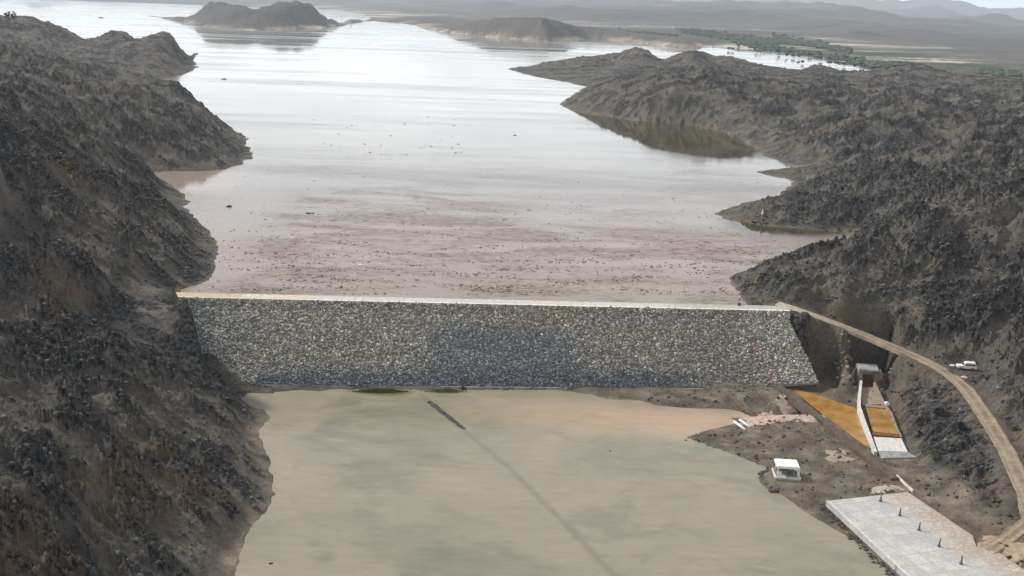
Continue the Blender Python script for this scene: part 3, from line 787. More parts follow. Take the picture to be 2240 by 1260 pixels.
# ------------------------------------------------------------------ water sheets
def sheet(name, x0, x1, y0, y1, nx, ny, z, m, murk, keepf=None, gy=None):
    xs = np.linspace(x0, x1, nx); ys = gy if gy is not None else np.linspace(y0, y1, ny)
    xx, yy = np.meshgrid(xs, ys); xx = xx.astype(np.float32); yy = yy.astype(np.float32)
    ii = np.arange(xx.size).reshape(xx.shape)
    ff = np.stack([ii[:-1, :-1], ii[:-1, 1:], ii[1:, 1:], ii[1:, :-1]], -1).reshape(-1, 4)
    if keepf is not None:
        k = keepf(xx, yy); k = (k[:-1, :-1] | k[1:, 1:] | k[:-1, 1:] | k[1:, :-1]).reshape(-1); ff = ff[k]
    vv = np.stack([xx, yy, np.full(xx.shape, z)], -1).reshape(-1, 3)
    u, inv = np.unique(ff, return_inverse=True)
    mk = murk(xx, yy).reshape(-1, 4)
    return tag(mesh_np(name, vv[u], inv.reshape(ff.shape), m, attrs={'murk': ('POINT', mk[u])}), kind='structure')
def murk_lake(x, y):
    u = (x - CL[0]) * cnor[0] + (y - CL[1]) * cnor[1]; al = ((x - CL[0]) * cdir[0] + (y - CL[1]) * cdir[1]) / clen
    wob = fbm(x / 70, y / 45, 4, 301)
    s = (1 - sm(90, 230, u + wob * 95 + (al - .45) * 70)) * (0.62 + 0.5 * sm(-.3, .3, fbm(x / 50, y / 16, 4, 305)))
    # a clearer tongue in front of the right-hand shore
    ton = np.exp(-((u - 62 + (al - .6) * 55) / 15)**2) * sm(.45, .62, al) * (1 - sm(.9, 1.0, al))
    s = s * (1 - 0.6 * ton) * sm(-0.02, 0.12, al + wob * .05)
    s = s + 0.25 * (1 - sm(200, 480, u + wob * 160)) + 0.10 * sm(.1, .5, fbm(x / 160, y / 40, 4, 309)) * (1 - sm(900, 1500, u))
    silt = (1 - sm(60, 260, u + wob * 80)) * .8
    # silt in the left-hand cove
    p = at(400, 395, WL); silt = np.maximum(silt, 1 - sm(10, 45, np.hypot(x - p[0], (y - p[1]) * 0.6) + wob * 10))
    ol = np.zeros_like(s)  # olive areas: hill reflections painted into the water colour, along with clear shallows
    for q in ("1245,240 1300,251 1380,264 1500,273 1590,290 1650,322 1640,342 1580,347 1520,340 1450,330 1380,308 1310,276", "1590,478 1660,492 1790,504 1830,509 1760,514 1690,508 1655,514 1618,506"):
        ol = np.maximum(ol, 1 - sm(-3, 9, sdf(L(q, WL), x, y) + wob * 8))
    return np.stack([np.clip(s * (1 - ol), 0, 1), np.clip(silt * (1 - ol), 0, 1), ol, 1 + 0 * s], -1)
cy = (CL[1] + CR_[1]) / 2
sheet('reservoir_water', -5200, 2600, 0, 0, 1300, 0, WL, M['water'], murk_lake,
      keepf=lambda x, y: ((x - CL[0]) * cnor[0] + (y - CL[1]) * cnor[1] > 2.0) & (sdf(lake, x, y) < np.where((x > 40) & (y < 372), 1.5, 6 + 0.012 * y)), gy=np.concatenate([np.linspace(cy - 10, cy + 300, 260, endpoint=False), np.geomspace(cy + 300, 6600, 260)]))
SUBM = [at(920, 862, PL), at(945, 885, PL), at(1015, 942, PL), at(1110, 1020, PL), at(1230, 1140, PL), at(1360, 1275, PL), at(1450, 1370, PL)]
def murk_pond(x, y):
    p = at(1480, 920, PL); q = at(1180, 880, PL)
    wob = fbm(x / 14, y / 10, 4, 401)
    d, _ = pdist([at(1640, 925, PL), at(1500, 925, PL), at(1380, 915, PL), at(1180, 905, PL), at(1050, 885, PL)], x, y)
    pk = (1 - sm(2, 19, d + wob * 7)) * (0.28 + .72 * sm(q[0] - 25, p[0], x))
    ga = 1 - sm(1.0, 2.6, np.hypot((x - at(832, 856, PL)[0]) / 4.5, (y - at(832, 856, PL)[1]) / 1.6) + wob * .6)
    ga = np.maximum(ga, 0.6 * (1 - sm(0.6, 2.2, np.hypot((x - at(975, 856, PL)[0]) / 4.0, (y - at(975, 856, PL)[1]) / 1.2) + wob * .6)))
    ds, _ = pdist(SUBM, x, y)
    dk = 0.42 * (1 - sm(0.15, 1.5, ds + fbm(x / 5, y / 5, 3, 9) * .5))
    return np.stack([np.clip(pk, 0, 1), np.clip(ga, 0, 1), dk, 1 + 0 * x], -1)
sheet('pond_water', -80, 90, 120, at(900, 845, PL)[1] + 4, 560, 560, PL, M['pond'], murk_pond, keepf=lambda x, y: sdf(pond, x, y) < 6)

# ------------------------------------------------------------------ the dam
up3 = np.array([cnor[0], cnor[1], 0.0]); al3 = np.array([cdir[0], cdir[1], 0.0])
dam = empty('rockfill_dam', tuple((CL + CR_) / 2))
tag(dam, 'long rockfill dam faced with grey riprap, holding back the reservoir', 'dam')
org = np.array(dam.location)
TL, TR = CL - al3 * 14, CR_
BL, BR = at(330, 842, -20.2), at(1792, 838, -16.0)
BM = at(1640, 850, -20.0)
def facep(s, t):                         # point on the downstream face
    s = np.asarray(s)[..., None]; t = np.asarray(t)[..., None]
    top = TL + (TR - TL) * s
    bot = np.where(s < .9, BL + (BM - BL) * (s / .9), BM + (BR - BM) * ((s - .9) / .1))
    return top + (bot - top) * t
ss, tt = np.meshgrid(np.linspace(0, 1, 500), np.linspace(0, 1, 90))
P = facep(ss, tt)
P[..., 2] += fbm(ss * 160, tt * 26, 3, 501) * 0.35 * sm(0, .05, tt) * sm(0, .05, 1 - tt) - 0.25
ii = np.arange(ss.size).reshape(ss.shape)
ff = np.stack([ii[:-1, :-1], ii[1:, :-1], ii[1:, 1:], ii[:-1, 1:]], -1).reshape(-1, 4)
c0 = np.tile([0.28, 0.272, 0.25, 1], (ss.size, 1))
mesh_np('downstream_face', P.reshape(-1, 3) - org, ff, M['stone'], dam, attrs={'stone': ('POINT', c0)})
# riprap blocks
NS = 115000
s_ = rng.rand(NS); t_ = rng.rand(NS) * 0.985 + 0.01
Pc = facep(s_, t_)
qx, qy = proj(Pc)
size = 0.10 + 0.30 * rng.rand(NS)**4.5
Pc[:, 2] += size * 0.25
base8 = np.array([(x, y, z) for z in (-1, 1) for y in (-1, 1) for x in (-1, 1)], float)
fb = np.array([(0, 2, 3, 1), (4, 5, 7, 6), (0, 1, 5, 4), (2, 6, 7, 3), (0, 4, 6, 2), (1, 3, 7, 5)])
Vs = base8[None] * (1 + (rng.rand(NS, 8, 3) - .5) * 0.75) * (size[:, None, None] * np.array([1.15, 1, .6]) * (0.8 + .4 * rng.rand(NS, 1, 3)))
a1 = rng.rand(NS) * 6.28; a2 = (rng.rand(NS) - .5) * 1.6; a3 = (rng.rand(NS) - .5) * 1.6
def rotm(a, ax):
    c, s = np.cos(a), np.sin(a); m = np.zeros((len(a), 3, 3)); i, j = [(1, 2), (0, 2), (0, 1)][ax]
    m[:, ax, ax] = 1; m[:, i, i] = c; m[:, j, j] = c; m[:, i, j] = -s; m[:, j, i] = s
    return m
Rm = rotm(a1, 2) @ rotm(a2, 0) @ rotm(a3, 1)
Vs = np.einsum('nij,nkj->nki', Rm, Vs) + Pc[:, None]
g = 0.17 + 0.27 * rng.rand(NS)**1.3
g = np.where(rng.rand(NS) < 0.15, 0.44 + 0.24 * rng.rand(NS), g)
warm = np.array([1.0, 0.955, 0.86]); cool = np.array([0.92, 0.98, 1.02])
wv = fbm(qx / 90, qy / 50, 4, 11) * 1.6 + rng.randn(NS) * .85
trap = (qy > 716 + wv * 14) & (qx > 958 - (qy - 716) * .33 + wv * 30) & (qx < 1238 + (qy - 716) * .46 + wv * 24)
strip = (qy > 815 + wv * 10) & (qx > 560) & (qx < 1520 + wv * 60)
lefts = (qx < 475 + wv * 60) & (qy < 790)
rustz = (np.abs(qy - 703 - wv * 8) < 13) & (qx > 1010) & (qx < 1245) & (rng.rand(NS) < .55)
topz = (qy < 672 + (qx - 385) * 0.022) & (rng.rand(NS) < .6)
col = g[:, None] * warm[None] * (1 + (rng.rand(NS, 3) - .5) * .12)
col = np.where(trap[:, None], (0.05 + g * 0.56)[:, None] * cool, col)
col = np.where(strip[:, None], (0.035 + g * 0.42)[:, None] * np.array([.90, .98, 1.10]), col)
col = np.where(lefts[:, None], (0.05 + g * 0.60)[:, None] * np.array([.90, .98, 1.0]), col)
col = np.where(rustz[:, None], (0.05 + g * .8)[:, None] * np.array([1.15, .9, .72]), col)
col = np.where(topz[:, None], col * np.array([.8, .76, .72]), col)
pinkz = (np.abs(qx - (1615 + (qy - 680) * .45)) < 14) & (rng.rand(NS) < .22)
col = np.where(pinkz[:, None], col * np.array([1.0, .72, .75]), col)
cc = np.concatenate([np.repeat(col, 8, 0), np.ones((NS * 8, 1))], 1)
Fs = (fb[None] + (np.arange(NS) * 8)[:, None, None]).reshape(-1, 4)
tag(mesh_np('riprap', Vs.reshape(-1, 3) - org, Fs, M['stone'], dam, attrs={'stone': ('POINT', cc)}), kind='stuff')
# crest: shoulder towards the water, road, pale edging
def strip_mesh(name, o0, o1, z0, z1, colf, m, nx=700, nw=7, s0=-14.0, s1=None, wob=0.0, thick=2.5):
    s1 = clen + 2 if s1 is None else s1
    a = np.linspace(s0, s1, nx); b = np.linspace(0, 1, nw)
    bb, aa = np.meshgrid(b, a)
    oo = o0 + (o1 - o0) * bb + fbm(aa / 5, aa * 0 + o0, 3, 8)[..., ] * wob * np.where((bb == 0) | (bb == 1), 1, 0.5)
    Pm = CL[None, None] + al3 * aa[..., None] + up3 * oo[..., None]
    Pm[..., 2] = z0 + (z1 - z0) * bb
    q = Pm.reshape(-1, 3); c = colf(aa.ravel() / clen, bb.ravel())
    ii = np.arange(aa.size).reshape(aa.shape)
    f = np.stack([ii[:-1, :-1], ii[1:, :-1], ii[1:, 1:], ii[:-1, 1:]], -1).reshape(-1, 4)
    # skirts give the strip its thickness
    lo = q.copy(); lo[:, 2] -= thick; nq = len(q)
    for e in (0, -1):
        l = ii[:, e]
        sk = np.stack([l[:-1], l[1:], l[1:] + nq, l[:-1] + nq], -1)
        f = np.concatenate([f, sk if e == 0 else sk[:, ::-1]])
    return mesh_np(name, np.concatenate([q, lo]) - org, f, m, dam, attrs={'tint': ('POINT', np.concatenate([c, c]))})
def c_road(a, b):
    n_ = fbm(a * 60, b * 3, 4, 77)
    base = np.array([0.56, 0.53, 0.48])[None] * (1 + .12 * n_[:, None])
    o = np.array([0.56, 0.44, 0.34]); yg = np.array([0.60, 0.60, 0.47]); tn = np.array([.62, .55, .44])
    base = np.where((a < .105)[:, None], o + 0 * base, base)
    k = sm(.10, .11, a) * (1 - sm(.15, .165, a)); base = base * (1 - k[:, None]) + yg * k[:, None]
    k = sm(.15, .165, a) * (1 - sm(.205, .22, a)); base = base * (1 - k[:, None]) + tn * k[:, None]
    k = sm(.78, .86, a) * .75; g_ = np.array([.40, .385, .34]); base = base * (1 - k[:, None]) + g_ * k[:, None]
    tr = 0.84 + .16 * sm(0.05, .16, np.abs(np.abs(b - .5) - .22))
    base = base * tr[:, None]
    return np.concatenate([base, np.ones((len(a), 1))], 1)
def c_sh(a, b):
    n_ = fbm(a * 90, b * 2, 4, 78)
    base = np.array([0.27, 0.265, 0.235])[None] * (1 + .3 * n_[:, None])
    return np.concatenate([base, np.ones((len(a), 1))], 1)
def c_ed(a, b):
    n_ = fbm(a * 70, b * 2, 4, 79)
    base = np.array([0.72, 0.70, 0.65])[None] * (1 + .08 * n_[:, None])
    k = (1 - sm(.21, .23, a)); base = base * (1 - k[:, None]) + np.array([.64, .55, .43]) * k[:, None]
    return np.concatenate([np.clip(base, 0, .88), np.ones((len(a), 1))], 1)
strip_mesh('crest_road', 0.9, 5.6, 0.0, 0.06, c_road, M['tint'], wob=0.0)
strip_mesh('road_edging', -0.25, 0.9, 0.10, 0.12, c_ed, M['tint'], nw=3, wob=0.12)
strip_mesh('upstream_shoulder', 5.6, 12.0, -0.02, WL - 0.25, c_sh, M['tint'], wob=0.25, nw=9)
# toe kerb
tk = MB(); tp = [facep(s, 1.0) + np.array([0, -0.6, 0]) for s in np.linspace(0.12, .9, 60)]
tk.ribbon([(p[0] - org[0], p[1] - org[1]) for p in tp], 0.4, -20.6 - org[2], 0.75)
tk.build('toe_kerb', M['grey'], dam, 0.0)
# dark mouth of a drain at the toe
p = at(1012, 849, -19.7)
dr = MB().tube((0, -0.9, 0.2), (0, 1.2, 0.35), 0.45, n=16).build('drain_pipe', M['black'])
dr.location = p; tag(dr, 'dark drain pipe mouth at the foot of the dam', 'pipe')

# ------------------------------------------------------------------ road on the right
def ribbon_road(name, pts, wd, dz, colf, m):
    P = np.array(pts); seg = np.linalg.norm(np.diff(P[:, :2], axis=0), axis=1); cum = np.append(0, np.cumsum(seg))
    s = np.linspace(0, cum[-1], int(cum[-1] / 0.6))
    Q = np.stack([np.interp(s, cum, P[:, k]) for k in range(3)], -1)
    for _ in range(12):                  # round the corners
        Q[1:-1] = (Q[:-2] + Q[2:] + 2 * Q[1:-1]) / 4
    T = np.gradient(Q[:, :2], axis=0); T /= np.linalg.norm(T, axis=1)[:, None]
    Nn = np.stack([-T[:, 1], T[:, 0]], -1)
    nw = 13; b = np.linspace(-1, 1, nw)
    W = wd / 2 * (1 + 0.22 * fbm(s / 5, s * 0, 4, 21)); W2 = wd / 2 * (1 + 0.22 * fbm(s / 5, s * 0 + 7, 4, 27))
    XY = Q[:, None, :2] + Nn[:, None] * (b[None, :, None] * np.where(b[None, :, None] > 0, W[:, None, None], W2[:, None, None]))
    rut = -0.07 * np.exp(-((np.abs(b) - .45) / .13)**2) - 0.9 * (np.abs(b) > .95)
    Z = Q[:, 2][:, None] + dz + rut[None] + 0.03 * fbm(XY[..., 0] / 2, XY[..., 1] / 2, 3, 22)
    q = np.concatenate([XY, Z[..., None]], -1)
    ii = np.arange(q.shape[0] * nw).reshape(-1, nw)
    f = np.stack([ii[:-1, :-1], ii[:-1, 1:], ii[1:, 1:], ii[1:, :-1]], -1).reshape(-1, 4)[:, ::-1]
    c = colf(np.repeat(s, nw) / s[-1], np.tile(np.abs(b), len(s)), XY.reshape(-1, 2))
    return tag(mesh_np(name, q.reshape(-1, 3), f, m, smooth=True, attrs={'tint': ('POINT', c)}), kind='structure')
def c_dirt(a, b, xy):
    n_ = fbm(xy[:, 0] / 5, xy[:, 1] / 5, 4, 23)
    c = np.array([0.235, 0.185, 0.14])[None] * (1 + .55 * n_[:, None])
    k = np.exp(-((b - .45) / .16)**2)[:, None] * .8; c = c * (1 - k) + np.array([0.36, 0.285, 0.21]) * k
    k = (1 - sm(0.0, .2, a))[:, None]; c = c * (1 - k) + np.array([0.42, 0.38, 0.31]) * k
    return np.concatenate([c, np.ones((len(a), 1))], 1)
ribbon_road('dirt_road', ROAD, 5.3, 0.16, c_dirt, M['tint'])
ribbon_road('dirt_track', TRACK, 4.0, 0.16, c_dirt, M['tint'])

# ------------------------------------------------------------------ outlet works
bs = MB(); bs.prism([(p[0], p[1]) for p in basin], BASW - 0.3, BASW)
tag(bs.build('basin_water', M['ochre']), kind='structure')
ps = MB(); ps.prism([(p[0], p[1]) for p in pool2], -18.5, -18.2)
tag(ps.build('pool_water', M['ochre']), kind='structure')
# portal
pc = at(1897, 842, -18.8)
por = empty('outlet_portal', pc, R(-4)); tag(por, 'concrete outlet portal with rust stained mouth below the dirt road', 'portal')
MB().box(-3.0, -1.75, -0.6, 3.5, -0.6, 4.5).build('pillar', M['oldconc'], por, 0.06)
MB().box(1.75, 2.9, -0.6, 3.5, -0.6, 3.9).build('pillar', M['oldconc'], por, 0.06)
MB().add([(-3.2, -.8, 4.52), (3.1, -.9, 4.42), (3.3, 3.7, 4.5), (-3.3, 3.7, 4.5), (-3.0, -.7, 5.3), (2.7, -.8, 5.0), (3.1, 3.7, 5.5), (-3.2, 3.7, 5.6)], [(3, 2, 1, 0), (4, 5, 6, 7), (0, 1, 5, 4), (1, 2, 6, 5), (2, 3, 7, 6), (3, 0, 4, 7)]).build('lintel', M['grey'], por, 0.12)
MB().box(-1.75, 1.75, 0.2, 0.7, 3.2, 4.7).build('beam', M['oldconc'], por, 0.04)
MB().box(-1.75, 1.75, 1.6, 1.9, -0.5, 3.2).build('gate', M['rust'], por)
MB().side([(-1.75, -0.6), (-1.75, -0.2), (1.75, -0.2), (1.75, -0.6)], -2.6, 2.6).build('sill', M['rust'], por)
MB().add([(-5.6, 1.5, -0.6), (-4.4, 1.5, -0.6), (-3.0, 2.8, -0.6), (-3.0, 3.6, -0.6), (-5.4, 1.5, 2.2), (-4.4, 1.5, 2.4), (-3.0, 2.8, 4.6), (-3.0, 3.6, 4.6)],
         [(0, 1, 2, 3), (4, 5, 6, 7), (0, 1, 5, 4), (1, 2, 6, 5), (2, 3, 7, 6), (3, 0, 4, 7)]).build('wing_wall', M['grey'], por, 0.05)
MB().rock((3.6, 1.5, 2.0), (1.3, 2.0, 2.8), 5).build('rubble_backing', M['oldconc'], por)
pr = MB(); r_ = random.Random(8)
for k in range(170):
    a = r_.uniform(0, 6.28); d = abs(r_.gauss(0, 1)); q = (pc[0] + math.cos(a) * (3.9 + 2.6 * d), pc[1] + 3.0 + math.sin(a) * (3.6 + 2.2 * d))
    if abs(q[0] - pc[0]) < 3.3 and q[1] < pc[1] + 4.0: continue
    z_ = r_.uniform(.2, .85)
    pr.rock((q[0], q[1], ground_z(q[0], q[1]) + z_ * .2), (z_, z_ * .9, z_ * .75), 700 + k, n=1)
tag(pr.build('rubble', M['oldconc']), 'brown broken rubble heaped round the outlet portal', 'rubble', kind='stuff')
# walls of the outlet channel
def wallpx(name, s, wd, zb, m, label, cat='wall'):
    pts = []
    for q in s.split():
        a = list(map(float, q.split(','))); p = at(a[0], a[1], a[2]); pts.append((p[0], p[1], p[2]))
    # refine
    P = np.array(pts); k = np.linspace(0, len(P) - 1, 6 * (len(P) - 1) + 1)
    Q = [tuple(np.interp(k, np.arange(len(P)), P[:, j])[i] for j in range(3)) for i in range(len(k))]
    return tag(MB().ribbon(Q, wd, zb, 0, 0.8).build(name, m, None, 0.04), label, cat)
wallpx('channel_wall', "1884,832,-16.4 1881,860,-16.6 1880,888,-17.0 1890,918,-17.2 1902,950,-17.5 1916,988,-18.1", 0.95, -20, M['concrete'], 'long curved pale concrete wall between the two ochre pools')
wallpx('channel_wall', "1913,836,-16.4 1922,856,-16.8 1936,884,-17.2", 0.7, -20, M['oldconc'], 'short stained concrete wall running down from the portal mouth')
wallpx('channel_wall', "1936,884,-17.2 1950,902,-17.4 1960,930,-17.6 1972,956,-17.9", 0.55, -20, M['oldconc'], 'thin stained concrete kerb along the rock side of the small ochre pool')
blk = MB(); blk.rock((0, 0, 0.4), (0.9, 0.7, 0.9), 12); b_ = blk.build('concrete_block', M['white']); b_.location = at(1940, 886, -17.3)
tag(b_, 'white broken concrete block at the bend of the outlet channel', 'block')
cf = MB(); cf.prism([(p[0], p[1]) for p in L("1885,848 1912,848 1934,884 1886,886", -18.4)], -19.6, -18.35)
tag(cf.build('channel_floor', M['oldconc']), kind='structure')
sl = MB(); sl.prism([(p[0], p[1]) for p in L("1893,884 1942,890 1944,894 1893,889", -17.95)], -19.6, -17.9)
tag(sl.build('concrete_sill', M['oldconc']), 'low stained sill across the head of the small ochre pool', 'sill')
wr_ = MB(); wr_.prism([(p[0], p[1]) for p in L("1908,945 1969,951 1971,956 1910,951", -17.95)], -19.6, -17.95)
tag(wr_.build('weir', M['rust']), 'rust brown weir sill between the small ochre pool and the pale apron', 'weir')
ap = empty('concrete_apron', at(1945, 975, -18.2)); tag(ap, 'pale concrete apron slab at the foot of the outlet channel', 'apron')
ao = np.array(ap.location)
def relp(pts, o): return [(p[0] - o[0], p[1] - o[1]) for p in pts]
MB().prism(relp(L("1911,955 1972,959 1986,988 1922,986", -18.15), ao), -1.4, 0.05).build('deck', M['concrete'], ap, 0.04)
MB().add([(p[0] - ao[0], p[1] - ao[1], p[2] - ao[2]) for p in [at(1921, 986.5, -18.2), at(1987, 988.5, -18.2), at(2006, 1000, -18.9), at(1930, 1002, -18.9)] + [at(1921, 986.5, -18.2) - [0, 0, 1.5], at(1987, 988.5, -18.2) - [0, 0, 1.5], at(2006, 1000, -18.9) - [0, 0, .8], at(1930, 1002, -18.9) - [0, 0, .8]]],
         [(0, 1, 2, 3), (7, 6, 5, 4), (0, 4, 5, 1), (1, 5, 6, 2), (2, 6, 7, 3), (3, 7, 4, 0)]).build('sloping_toe', M['grey'], ap)
wallpx('earth_bank', "1686,834,-18.3 1710,848,-18.0 1760,884,-17.9 1820,934,-17.9 1880,984,-17.9 1930,1022,-17.9 1958,1046,-18.1", 2.6, -20, M['bank'], 'dark straight earth bank along the big ochre basin', 'embankment')
wallpx('concrete_kerb', "1962,1038,-18.1 1980,1056,-18.1 1998,1072,-18.1", 0.5, -19.5, M['concrete'], 'short pale kerb between the dark bank and the big slab', 'kerb')

# pale silt fan and culvert
def soil_patch(name, s, z, colr, seed):
    poly = np.array(L(s, z)); x0, y0 = poly[:, 0].min() - 3, poly[:, 1].min() - 3; x1, y1 = poly[:, 0].max() + 3, poly[:, 1].max() + 3
    xs = np.arange(x0, x1, .3); ys = np.arange(y0, y1, .3); xx, yy = np.meshgrid(xs, ys)
    d = sdf(poly, xx, yy) + fbm(xx / 4, yy / 3, 4, seed) * 4.5 + fbm(xx / 1.2, yy / .9, 2, seed) * .8
    zz = np.array([ground_z(a, b) for a, b in zip(xx.ravel(), yy.ravel())]).reshape(xx.shape) + np.clip(-d * 0.12, -.3, 0.14) + 0.02
    ii = np.arange(xx.size).reshape(xx.shape); f = np.stack([ii[:-1, :-1], ii[:-1, 1:], ii[1:, 1:], ii[1:, :-1]], -1).reshape(-1, 4)
    f = f[(d[:-1, :-1] < 1.0).ravel()]
    n_ = fbm(xx / 3, yy / 2, 4, seed + 1).ravel()[:, None]
    c = np.array(colr)[None] * (1 + .4 * n_); c = np.concatenate([c, np.ones((len(c), 1))], 1)
    return tag(mesh_np(name, np.stack([xx, yy, zz], -1).reshape(-1, 3), f, M['tint'], smooth=True, attrs={'tint': ('POINT', c)}), kind='structure')
soil_patch('silt_patch', "1628,888 1690,882 1745,886 1800,902 1795,924 1740,920 1690,922 1650,926 1622,924", -18.9, (0.44, 0.33, 0.285), 3)
soil_patch('sand_patch', "1690,868 1712,862 1735,884 1720,888", -18.9, (0.36, 0.28, 0.24), 13)
soil_patch('sand_patch', "1905,1064 1960,1058 1972,1070 1920,1076", -18.6, (0.40, 0.33, 0.27), 23)
soil_patch('sand_patch', "1810,990 1850,985 1862,1004 1822,1008", -18.7, (0.33, 0.27, 0.215), 33)
soil_patch('sand_patch', "2130,1190 2170,1178 2240,1200 2240,1260 2200,1245 2150,1225", -18.3, (0.33, 0.24, 0.17), 43)
cu = [(1606, 922, 1630, 940), (1618, 918, 1640, 934)]
for k, (x0, y0, x1, y1) in enumerate(cu):
    a, b = at(x0, y0, -19.2), at(x1, y1, -19.2)
    o = MB().tube((0, 0, 0), tuple(b - a), 0.33, n=14).build('culvert_pipe', M['white'], None, 0, True); o.location = a
    tag(o, ['white pipe across the mouth of the silt channel, on the pond side', 'white pipe across the silt channel, on the side of the pale fan'][k], 'pipe', 'pipes at the silt channel')

# ------------------------------------------------------------------ white roofed shelter
sh = empty('shelter', at(1722, 1046, -18.95), R(-4)); tag(sh, 'small white flat roofed open shelter on kerbed pad at the pond edge', 'shelter')
W_, D_ = 2.75, 2.2
MB().box(-W_ - .35, W_ + .35, -1.2, D_ * 2, -0.8, 0.22).build('base_pad', M['grey'], sh, 0.04)
kb = MB(); kb.box(-W_ - .35, W_ + .35, -1.2, -0.8, 0.222, 0.62); kb.box(-W_ - .35, -W_ + .05, -0.8, D_ * 2, 0.222, 0.62); kb.build('kerb', M['concrete'], sh, 0.03)
MB().box(W_ - .1, W_ + .35, -0.795, D_ * 2, 0.222, 0.6).build('kerb', M['concrete'], sh, 0.03)
for x, y in ((-W_ + .45, .2), (W_ - .35, .2), (-W_ + .45, D_ * 2 - .4), (W_ - .35, D_ * 2 - .4)):
    MB().box(x - .12, x + .12, y - .12, y + .12, 0.222, 2.45).build('post', M['white'], sh, 0.02)
MB().box(-W_ + .6, W_ - .5, D_ * 2 - .55, D_ * 2 - .42, 0.222, 2.45).build('back_wall', M['grey'], sh)
MB().box(-1.1, 0.1, 1.6, 2.9, 0.222, 1.25).build('pump_housing', M['steel'], sh, 0.12)
MB().box(0.7, 1.5, 1.4, 2.4, 0.222, 0.95).build('pump_housing', M['steel'], sh, 0.15)
MB().side([(-W_ + .15, 2.45), (W_ - .05, 2.45), (W_ + .05, 2.52), (W_ + .05, 2.95), (W_ - .2, 3.08), (-W_ + .35, 3.08), (-W_ + .05, 2.95), (-W_ + .05, 2.52)], -0.25, D_ * 2).build('roof', M['white'], sh, 0.05)
MB().side([(W_ - .3, 0.6), (W_ + .1, 0.6), (W_ + .05, 2.45), (W_ - .12, 2.45)], -0.2, 0.1).build('side_brace', M['white'], sh, 0.02)
rk = MB()
for k in range(46):
    t = random.random(); a = at(1672, 1030, -19.5) * (1 - t) + at(1700, 1072, -19.5) * t
    rk.rock((a[0] + random.uniform(-1.6, 1.4), a[1] + random.uniform(-1.5, 1.5), -19.75), (random.uniform(.3, .9),) * 2 + (random.uniform(.3, .7),), k, n=1)
tag(rk.build('rubble', M['dark']), 'dark heap of rubble at the water edge beside the white shelter', 'rubble', kind='stuff')

# ------------------------------------------------------------------ big slab and its posts
so = at(1960, 1170, -17.9)
sb = empty('concrete_slab', so); tag(sb, 'large pale jointed concrete slab on the bank with a row of posts', 'slab')
e1 = slab_pts[1] - slab_pts[0]; rz = math.atan2(e1[1], e1[0])
dk = MB(); rp = relp(slab_pts, so)
ca, sa = math.cos(-rz), math.sin(-rz)
rp2 = np.array([(x * ca - y * sa, x * sa + y * ca) for x, y in rp])
sb.rotation_euler = (0, 0, rz)
xs = np.arange(rp2[:, 0].min(), rp2[:, 0].max() + .4, .4); ys = np.arange(rp2[:, 1].min(), rp2[:, 1].max() + .4, .4)
o = MB().prism([tuple(p) for p in rp2], -1.3, 0.0).build('deck', M['deck'], sb, 0)
import bmesh as _b
bm = _b.new(); bm.from_mesh(o.data)
_b.ops.subdivide_edges(bm, edges=bm.edges[:], cuts=14, use_grid_fill=True)
for f in list(bm.faces):
    pass
_b.ops.triangulate(bm, faces=[f for f in bm.faces if len(f.verts) > 4])
for _ in range(3):
    le = [e for e in bm.edges if e.calc_length() > 2.0]
    if le: _b.ops.subdivide_edges(bm, edges=le, cuts=1)
    _b.ops.triangulate(bm, faces=[f for f in bm.faces if len(f.verts) > 4])
bm.to_mesh(o.data); bm.free()
vc = np.array([v.co[:] for v in o.data.vertices])
rim = np.array([rp2[1], rp2[2], rp2[3], rp2[4], rp2[5]])
dd_, _z = pdist([(p[0], p[1], 0) for p in rim], vc[:, 0], vc[:, 1])
dw = np.clip((1 - sm(0.5, 11, dd_)) + .12, 0, 1)
at_ = o.data.attributes.new('tint', 'FLOAT_COLOR', 'POINT')
at_.data.foreach_set('color', np.stack([dw, 0 * dw, 0 * dw, 1 + 0 * dw], -1).astype(np.float32).ravel())
kk = MB(); a, b = rp2[0], rp2[-1]; tdir = (b - a) / np.linalg.norm(b - a); nn = np.array([-tdir[1], tdir[0]])
if np.dot(nn, rp2[2] - a) < 0: nn = -nn
kk.prism([tuple(a + nn * .02), tuple(b + nn * .02), tuple(b + nn * .5), tuple(a + nn * .5)], 0.003, 0.16); kk.build('kerb', M['concrete'], sb, 0.02)
names = ['first', 'second', 'third', 'fourth', 'fifth']
for k, (px, py) in enumerate(((1926, 1097), (1968, 1128), (2010, 1160), (2054, 1196), (2102, 1234))):
    p = at(px, py, -17.895)
    r = empty('slab_post', p); tag(r, '%s slim grey post on the slab, counting from its far edge' % names[k], 'post', 'posts standing in a row on the concrete slab')
    MB().box(-.30, .30, -.25, .25, -0.05, 0.35).build('footing', M['post'], r, 0.03)
    MB().add([(-.19, -.15, .34), (.19, -.15, .34), (.19, .15, .34), (-.19, .15, .34), (-.02, -.08, 2.0), (.14, -.08, 2.0), (.14, .08, 2.0), (-.02, .08, 2.0)],
             [(3, 2, 1, 0), (4, 5, 6, 7), (0, 1, 5, 4), (1, 2, 6, 5), (2, 3, 7, 6), (3, 0, 4, 7)]).build('shaft', M['post'], r, 0.02)

rk = MB(); a, b = slab_pts[0], slab_pts[-1]; tv = (b - a) / np.linalg.norm((b - a)[:2]); nv = np.array([tv[1], -tv[0], 0])
if np.dot(nv, slab_pts[2] - a) > 0: nv = -nv
for k in range(330):
    q = a + tv * random.uniform(-.5, 62) + nv * (abs(random.gauss(0, .55)) + .1)
    z_ = random.uniform(.12, .5)
    rk.rock((q[0], q[1], max(ground_z(q[0], q[1]), PL) + .05), (z_ * 1.2, z_, z_ * .8), 300 + k, n=1)
tag(rk.build('rubble', M['dark']), 'dark broken rubble along the pond side of the big pale slab', 'rubble', kind='stuff')

